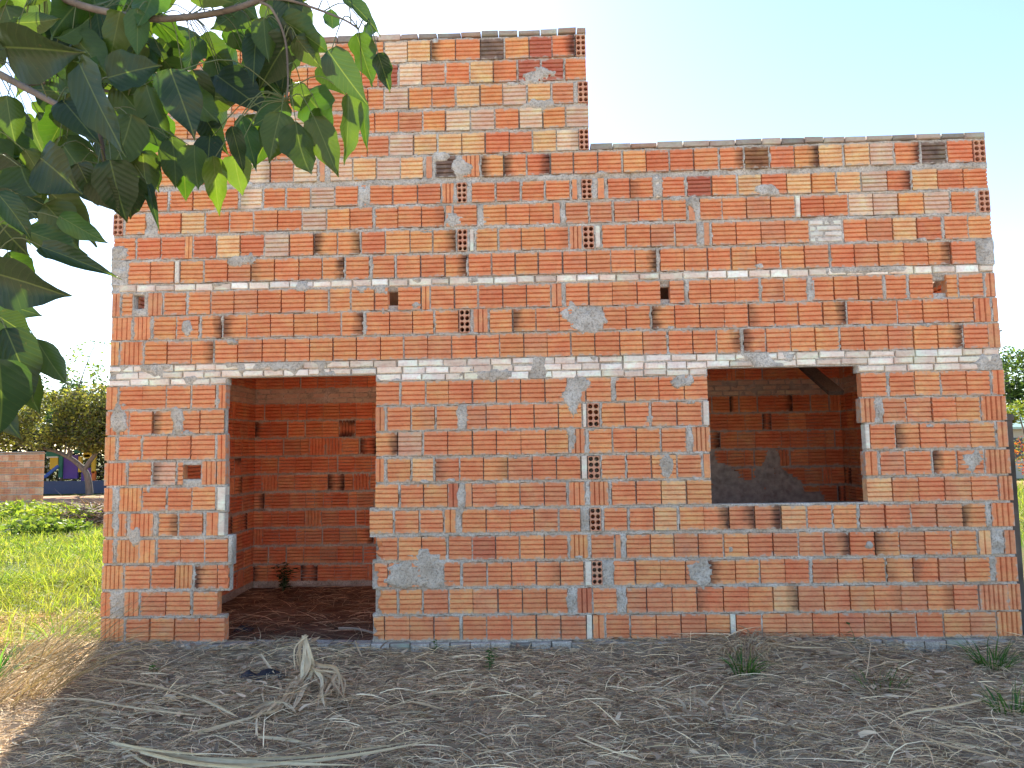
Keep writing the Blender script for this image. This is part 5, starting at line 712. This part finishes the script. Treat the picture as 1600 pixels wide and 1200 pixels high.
# garden wall of hollow bricks, left
GX, GY = -11.74, 16.3; gw = tag(empty('garden_wall', (GX, GY, -.16)), 'low red brick garden wall standing in the field at the left edge', 'wall')
mb = MB(); box(mb, (GX-2.6+.0, GY+.06, .72), (5.17, .08, 1.74), (.45, .36, .3)); mb.build('mortar_core', M_MO, gw, (GX, GY, 0))
for r in range(8):
    for q in range(27):
        x = GX-q*.194-(.097 if r % 2 else 0)
        if x < GX-5.1: continue
        x1 = min(x, GX-.0); mb = MB(); cl = jit(random.choice([(0.84, 0.36, 0.19), (0.80, 0.31, 0.15), (0.86, 0.42, 0.25)]), .1); z = -.12+r*.205; a = max(x-.187, GX-5.2)
        ribbed(mb, x1-a, .188, .11, lambda s, tt, d, a=a, z=z: (a+s, GY+d, z+tt), cl, (0, 0, 0), 3); mb.build('brick', M_BR, gw, ((x+a)/2, GY, z))
    if r % 2:
        mb = MB(); z = -.12+r*.205; ribbed(mb, .09, .188, .11, lambda s, tt, d, z=z: (GX-.09+s, GY+d, z+tt), jit(BC['o']), (0, 0, 0), 3); mb.build('half_brick', M_BR, gw, (GX-.05, GY, z))
for q in range(25):
    mb = MB(); x = GX-q*.206; block(mb, x-.2, x, 1.523, 1.575, .12, jit((0.5, 0.26, 0.16)), .006, place=lambda s, tt, d: (s, GY-.005+d, tt)); mb.build('coping_brick', M_BR, gw, (x-.1, GY, 1.55))
# playground beyond the road
mb = MB(); box(mb, (-15.5, 24.2, .12), (8.5, .18, .52), (0.035, 0.06, 0.14)); tag(mb.build('low_blue_wall', M_PLAIN, None, (-15.5, 24.2, -.16)), 'low dark blue wall behind the shade tree trunk', 'wall')
ps = tag(empty('playground_set', (-16.3, 25, -.16)), 'colourful plastic playground set with purple tower beyond the garden wall', 'playground')
def pp(name, c, s, col, rz=0): m = MB(); box(m, c, s, col, rz); m.build(name, M_PLAIN, ps, c)
PUR = (0.10, 0.045, 0.30); YEL = (0.62, 0.4, 0.03); GRN = (0.02, 0.16, 0.12); BLU = (0.05, 0.12, 0.42); ORG = (0.65, 0.16, 0.03)
pp('tower_panel', (-16.45, 25, .95), (.62, .08, 1.0), PUR); pp('side_panel', (-15.72, 25, .62), (.5, .08, .55), PUR); pp('post', (-15.98, 24.9, 1.05), (.13, .1, .65), YEL); pp('post', (-15.4, 24.9, 1.05), (.15, .1, .75), YEL); pp('post', (-15.38, 24.9, .5), (.15, .1, .5), ORG)
pp('arch', (-15.7, 24.9, 1.5), (.3, .1, .3), YEL); pp('arch', (-15.55, 24.9, 1.38), (.5, .1, .16), YEL); pp('roof', (-16.0, 25, 1.62), (.5, .3, .2), GRN); pp('roof', (-17.2, 25, 1.5), (.55, .3, .2), GRN)
pp('tube_panel', (-16.85, 24.95, 1.0), (.16, .1, 1.0), GRN); pp('door_panel', (-17.15, 24.95, 1.1), (.35, .08, .5), YEL); pp('beam', (-17.2, 24.9, 1.38), (.5, .08, .06), (0.7, 0.7, 0.7))
m = MB(); tube(m, [(-16.8, 24.7, 1.0), (-17.1, 24.4, .6), (-17.2, 24.2, .5)], .07, .07, BLU); m.build('slide', M_PLAIN, ps, (-17, 24.5, .6))
mb = MB(); box(mb, (-14.75, 25, .75), (.17, .17, 1.75), (0.58, 0.36, 0.09)); tag(mb.build('yellow_post', M_PLAIN, None, (-14.75, 25, -.16)), 'yellow wooden fence post right of the shade tree trunk', 'post')
hd = tag(empty('hedge', (-15, 27, -.16)), 'dark clipped hedge behind the playground', 'hedge'); crown_mesh('foliage', [(x, 27, z, .9, .5, .9) for x in np.arange(-27, -8, .9) for z in (.7, 2.0)], 30000, .11, [(0.03, 0.035, 0.02), (0.05, 0.055, 0.03), (0.07, 0.06, 0.04)], hd, .1, 9)
# brush pile and bushes in the field
n = 1500; a = rng.uniform(0, 2*np.pi, n); r = np.sqrt(rng.random(n)); bx = -6.9+a*0+np.cos(a)*r*1.0; by = 11.3+np.sin(a)*r*1.3; bz = -.16+.5*(1-r**2)*rng.random(n)
o = blades('brush_pile', np.stack([bx, by, bz], 1), rng.uniform(.3, .9, n), rng.uniform(0, 6.28, n), rng.normal(.1, .25, n), np.stack([rng.normal(-.2, .3, n), rng.normal(0, .5, n)], 1), rng.uniform(.012, .03, n), np.array([(0.3, 0.2, 0.14), (0.2, 0.13, 0.1), (0.42, 0.3, 0.2), (0.13, 0.09, 0.07)])[rng.integers(0, 4, n)], M_STRAW)
tag(o, 'heap of dead brown branches in the field by the wall', 'brush pile')
for i, (x, y, h, lb) in enumerate(((-7.6, 10.6, .32, 'leafy green bush left of the brush pile'), (-9.6, 12.5, .34, 'leafy bush in front of the garden wall'), (-6.6, 8.6, .22, 'low dark bush in the middle of the field'))):
    tb = tag(empty('field_bush', (x, y, -.16)), lb, 'bush'); crown_mesh('foliage', [(x, y, h*.4, .7, .6, h*.7), (x+.6, y+.2, h*.3, .5, .5, h*.5)], 900, .07, [(0.24, 0.32, 0.05), (0.16, 0.24, 0.04), (0.32, 0.36, 0.07)] if i < 2 else LG, tb, .3, 50+i)

# ------------------------------------------------------------------ near tree, top left
TB = (0.5, -4.25, -.12); nt = tag(empty('near_tree', TB), 'near tree at top left with hanging broad pointed leaves', 'tree')
mb = MB(); B0 = Vector(BRANCHES[0][0][0]); B1 = Vector(BRANCHES[1][0][0])
tube(mb, spline([TB, (0.55, -4.25, .8), (.5, -4.2, 1.7), (.62, -4.2, 2.5)], 4), .085, .055, n=9); tube(mb, spline([(.62, -4.2, 2.5), (1.1, -4.0, 2.85), tuple(B0)], 4), .045, .016); tube(mb, spline([(.5, -4.2, 1.9), (1.0, -4.1, 2.3), tuple(B1)], 4), .04, .017); mb.build('trunk', M_BARK, nt, TB, True)
BP = []
for pts, a, b in BRANCHES:
    mb = MB(); sp_ = spline(pts, 6); tube(mb, sp_, a, b, n=8); mb.build('branch', M_BARK, nt, pts[0], True); BP += sp_
def leaf_mesh(i):
    """ovate leaf with a drip tip, unit length along +Y, unit full width, gently folded and curved"""
    mb = MB(); WP = (.02, .31, .43, .49, .5, .475, .42, .335, .225, .105, .045, .004); TP = (0, .035, .11, .21, .32, .43, .54, .65, .76, .865, .93, 1.0); n = len(WP)
    V = []; U = []; F = []; fold = random.uniform(.05, .3); droop = random.uniform(-.05, .26); wave = random.uniform(.0, .06); ph = random.uniform(0, 6)
    for j in range(n):
        t = TP[j]; wd = WP[j]*(1+.05*math.sin(j*2.1+ph))
        for q in (-1, -.55, 0, .55, 1):
            V.append((q*wd+.03*math.sin(t*3+ph), t, fold*abs(q)*wd*1.0-droop*t*t+wave*math.sin(t*14+ph)*abs(q)+.02*math.sin(q*4+ph))); U.append((q*wd*2, t, 0))
    for j in range(n-1):
        for q in range(4): a = j*5+q; F.append((a, a+1, a+6, a+5))
    mb.add(V, F, (1, 1, 1), U); return mb
LCOL = {'o': (0.062, 0.1, 0.016), 'g': (0.055, 0.115, 0.02), 'd': (0.026, 0.05, 0.015), 'b': (0.03, 0.06, 0.026), 'y': (0.105, 0.165, 0.02)}
LM = {}
for kd, c in LCOL.items():
    for i in range(6): mb = leaf_mesh(i); mb.c = [(*jit(c, .2), 1)]*len(mb.v); o = mb.build('leaf', M_LEAF, None, (0, 0, 0), True); LM[kd, i] = o.data; bpy.data.objects.remove(o)
pet = MB(); camv = Vector(CAM)
for i, (a, b, wd, kd) in enumerate(LEAVES):
    A, B = Vector(a), Vector(b); ln = (B-A).length; yv = (B-A)/ln; toc = (camv-(A+B)/2).normalized(); zv = (toc-yv*toc.dot(yv)).normalized()
    if kd == 'b': zv = (zv+Vector((0, 0, .45))).normalized()
    ang = random.gauss(0, .45 if kd != 'b' else .2); zv = (zv-yv*zv.dot(yv)).normalized(); xv = yv.cross(zv); zv, xv = zv*math.cos(ang)+xv*math.sin(ang), xv*math.cos(ang)-zv*math.sin(ang)
    if kd in 'og' : zv, xv = -zv, -xv                       # undersides towards us
    wd = wd*(1.05+.15*abs(ang))
    o = bpy.data.objects.new('leaf', LM[kd, i % 6]); COL.objects.link(o); o.parent = nt
    o.matrix_local = Matrix(((xv.x*wd, yv.x*ln, zv.x*ln, A.x-TB[0]), (xv.y*wd, yv.y*ln, zv.y*ln, A.y-TB[1]), (xv.z*wd, yv.z*ln, zv.z*ln, A.z-TB[2]), (0, 0, 0, 1)))
    q = min(BP, key=lambda p: (p-A).length+.25*max(0, A.z-p.z))
    if (q-A).length < .75: mid = (q+A)/2+Vector((0, 0, .03+.12*(q-A).length)); tube(pet, spline([q, mid, A+yv*.01], 4), .0021, .0013, (0.12, 0.14, 0.05), 5)
o = pet.build('leaf_stalks', M_PLAIN, nt, TB); o['kind'] = 'stuff'

# ------------------------------------------------------------------ groups of alike things
for pre, g in (('dry_stalk', 'dry stalks lying in the straw yard'), ('weed_tuft', 'green weed tufts in the straw yard'), ('leafy_weed', 'small leafy weeds around the house'), ('power_line', 'power lines beyond the right wall'),
               ('distant_tree', 'trees beyond the field'), ('field_bush', 'bushes in the field'), ('dry_grass_clump', 'dry grass clumps at the left corner'), ('green_grass_clump', 'green grass clumps at the left corner')):
    for o in bpy.data.objects:
        if o.parent is None and o.name.split('.')[0] == pre: o['group'] = g
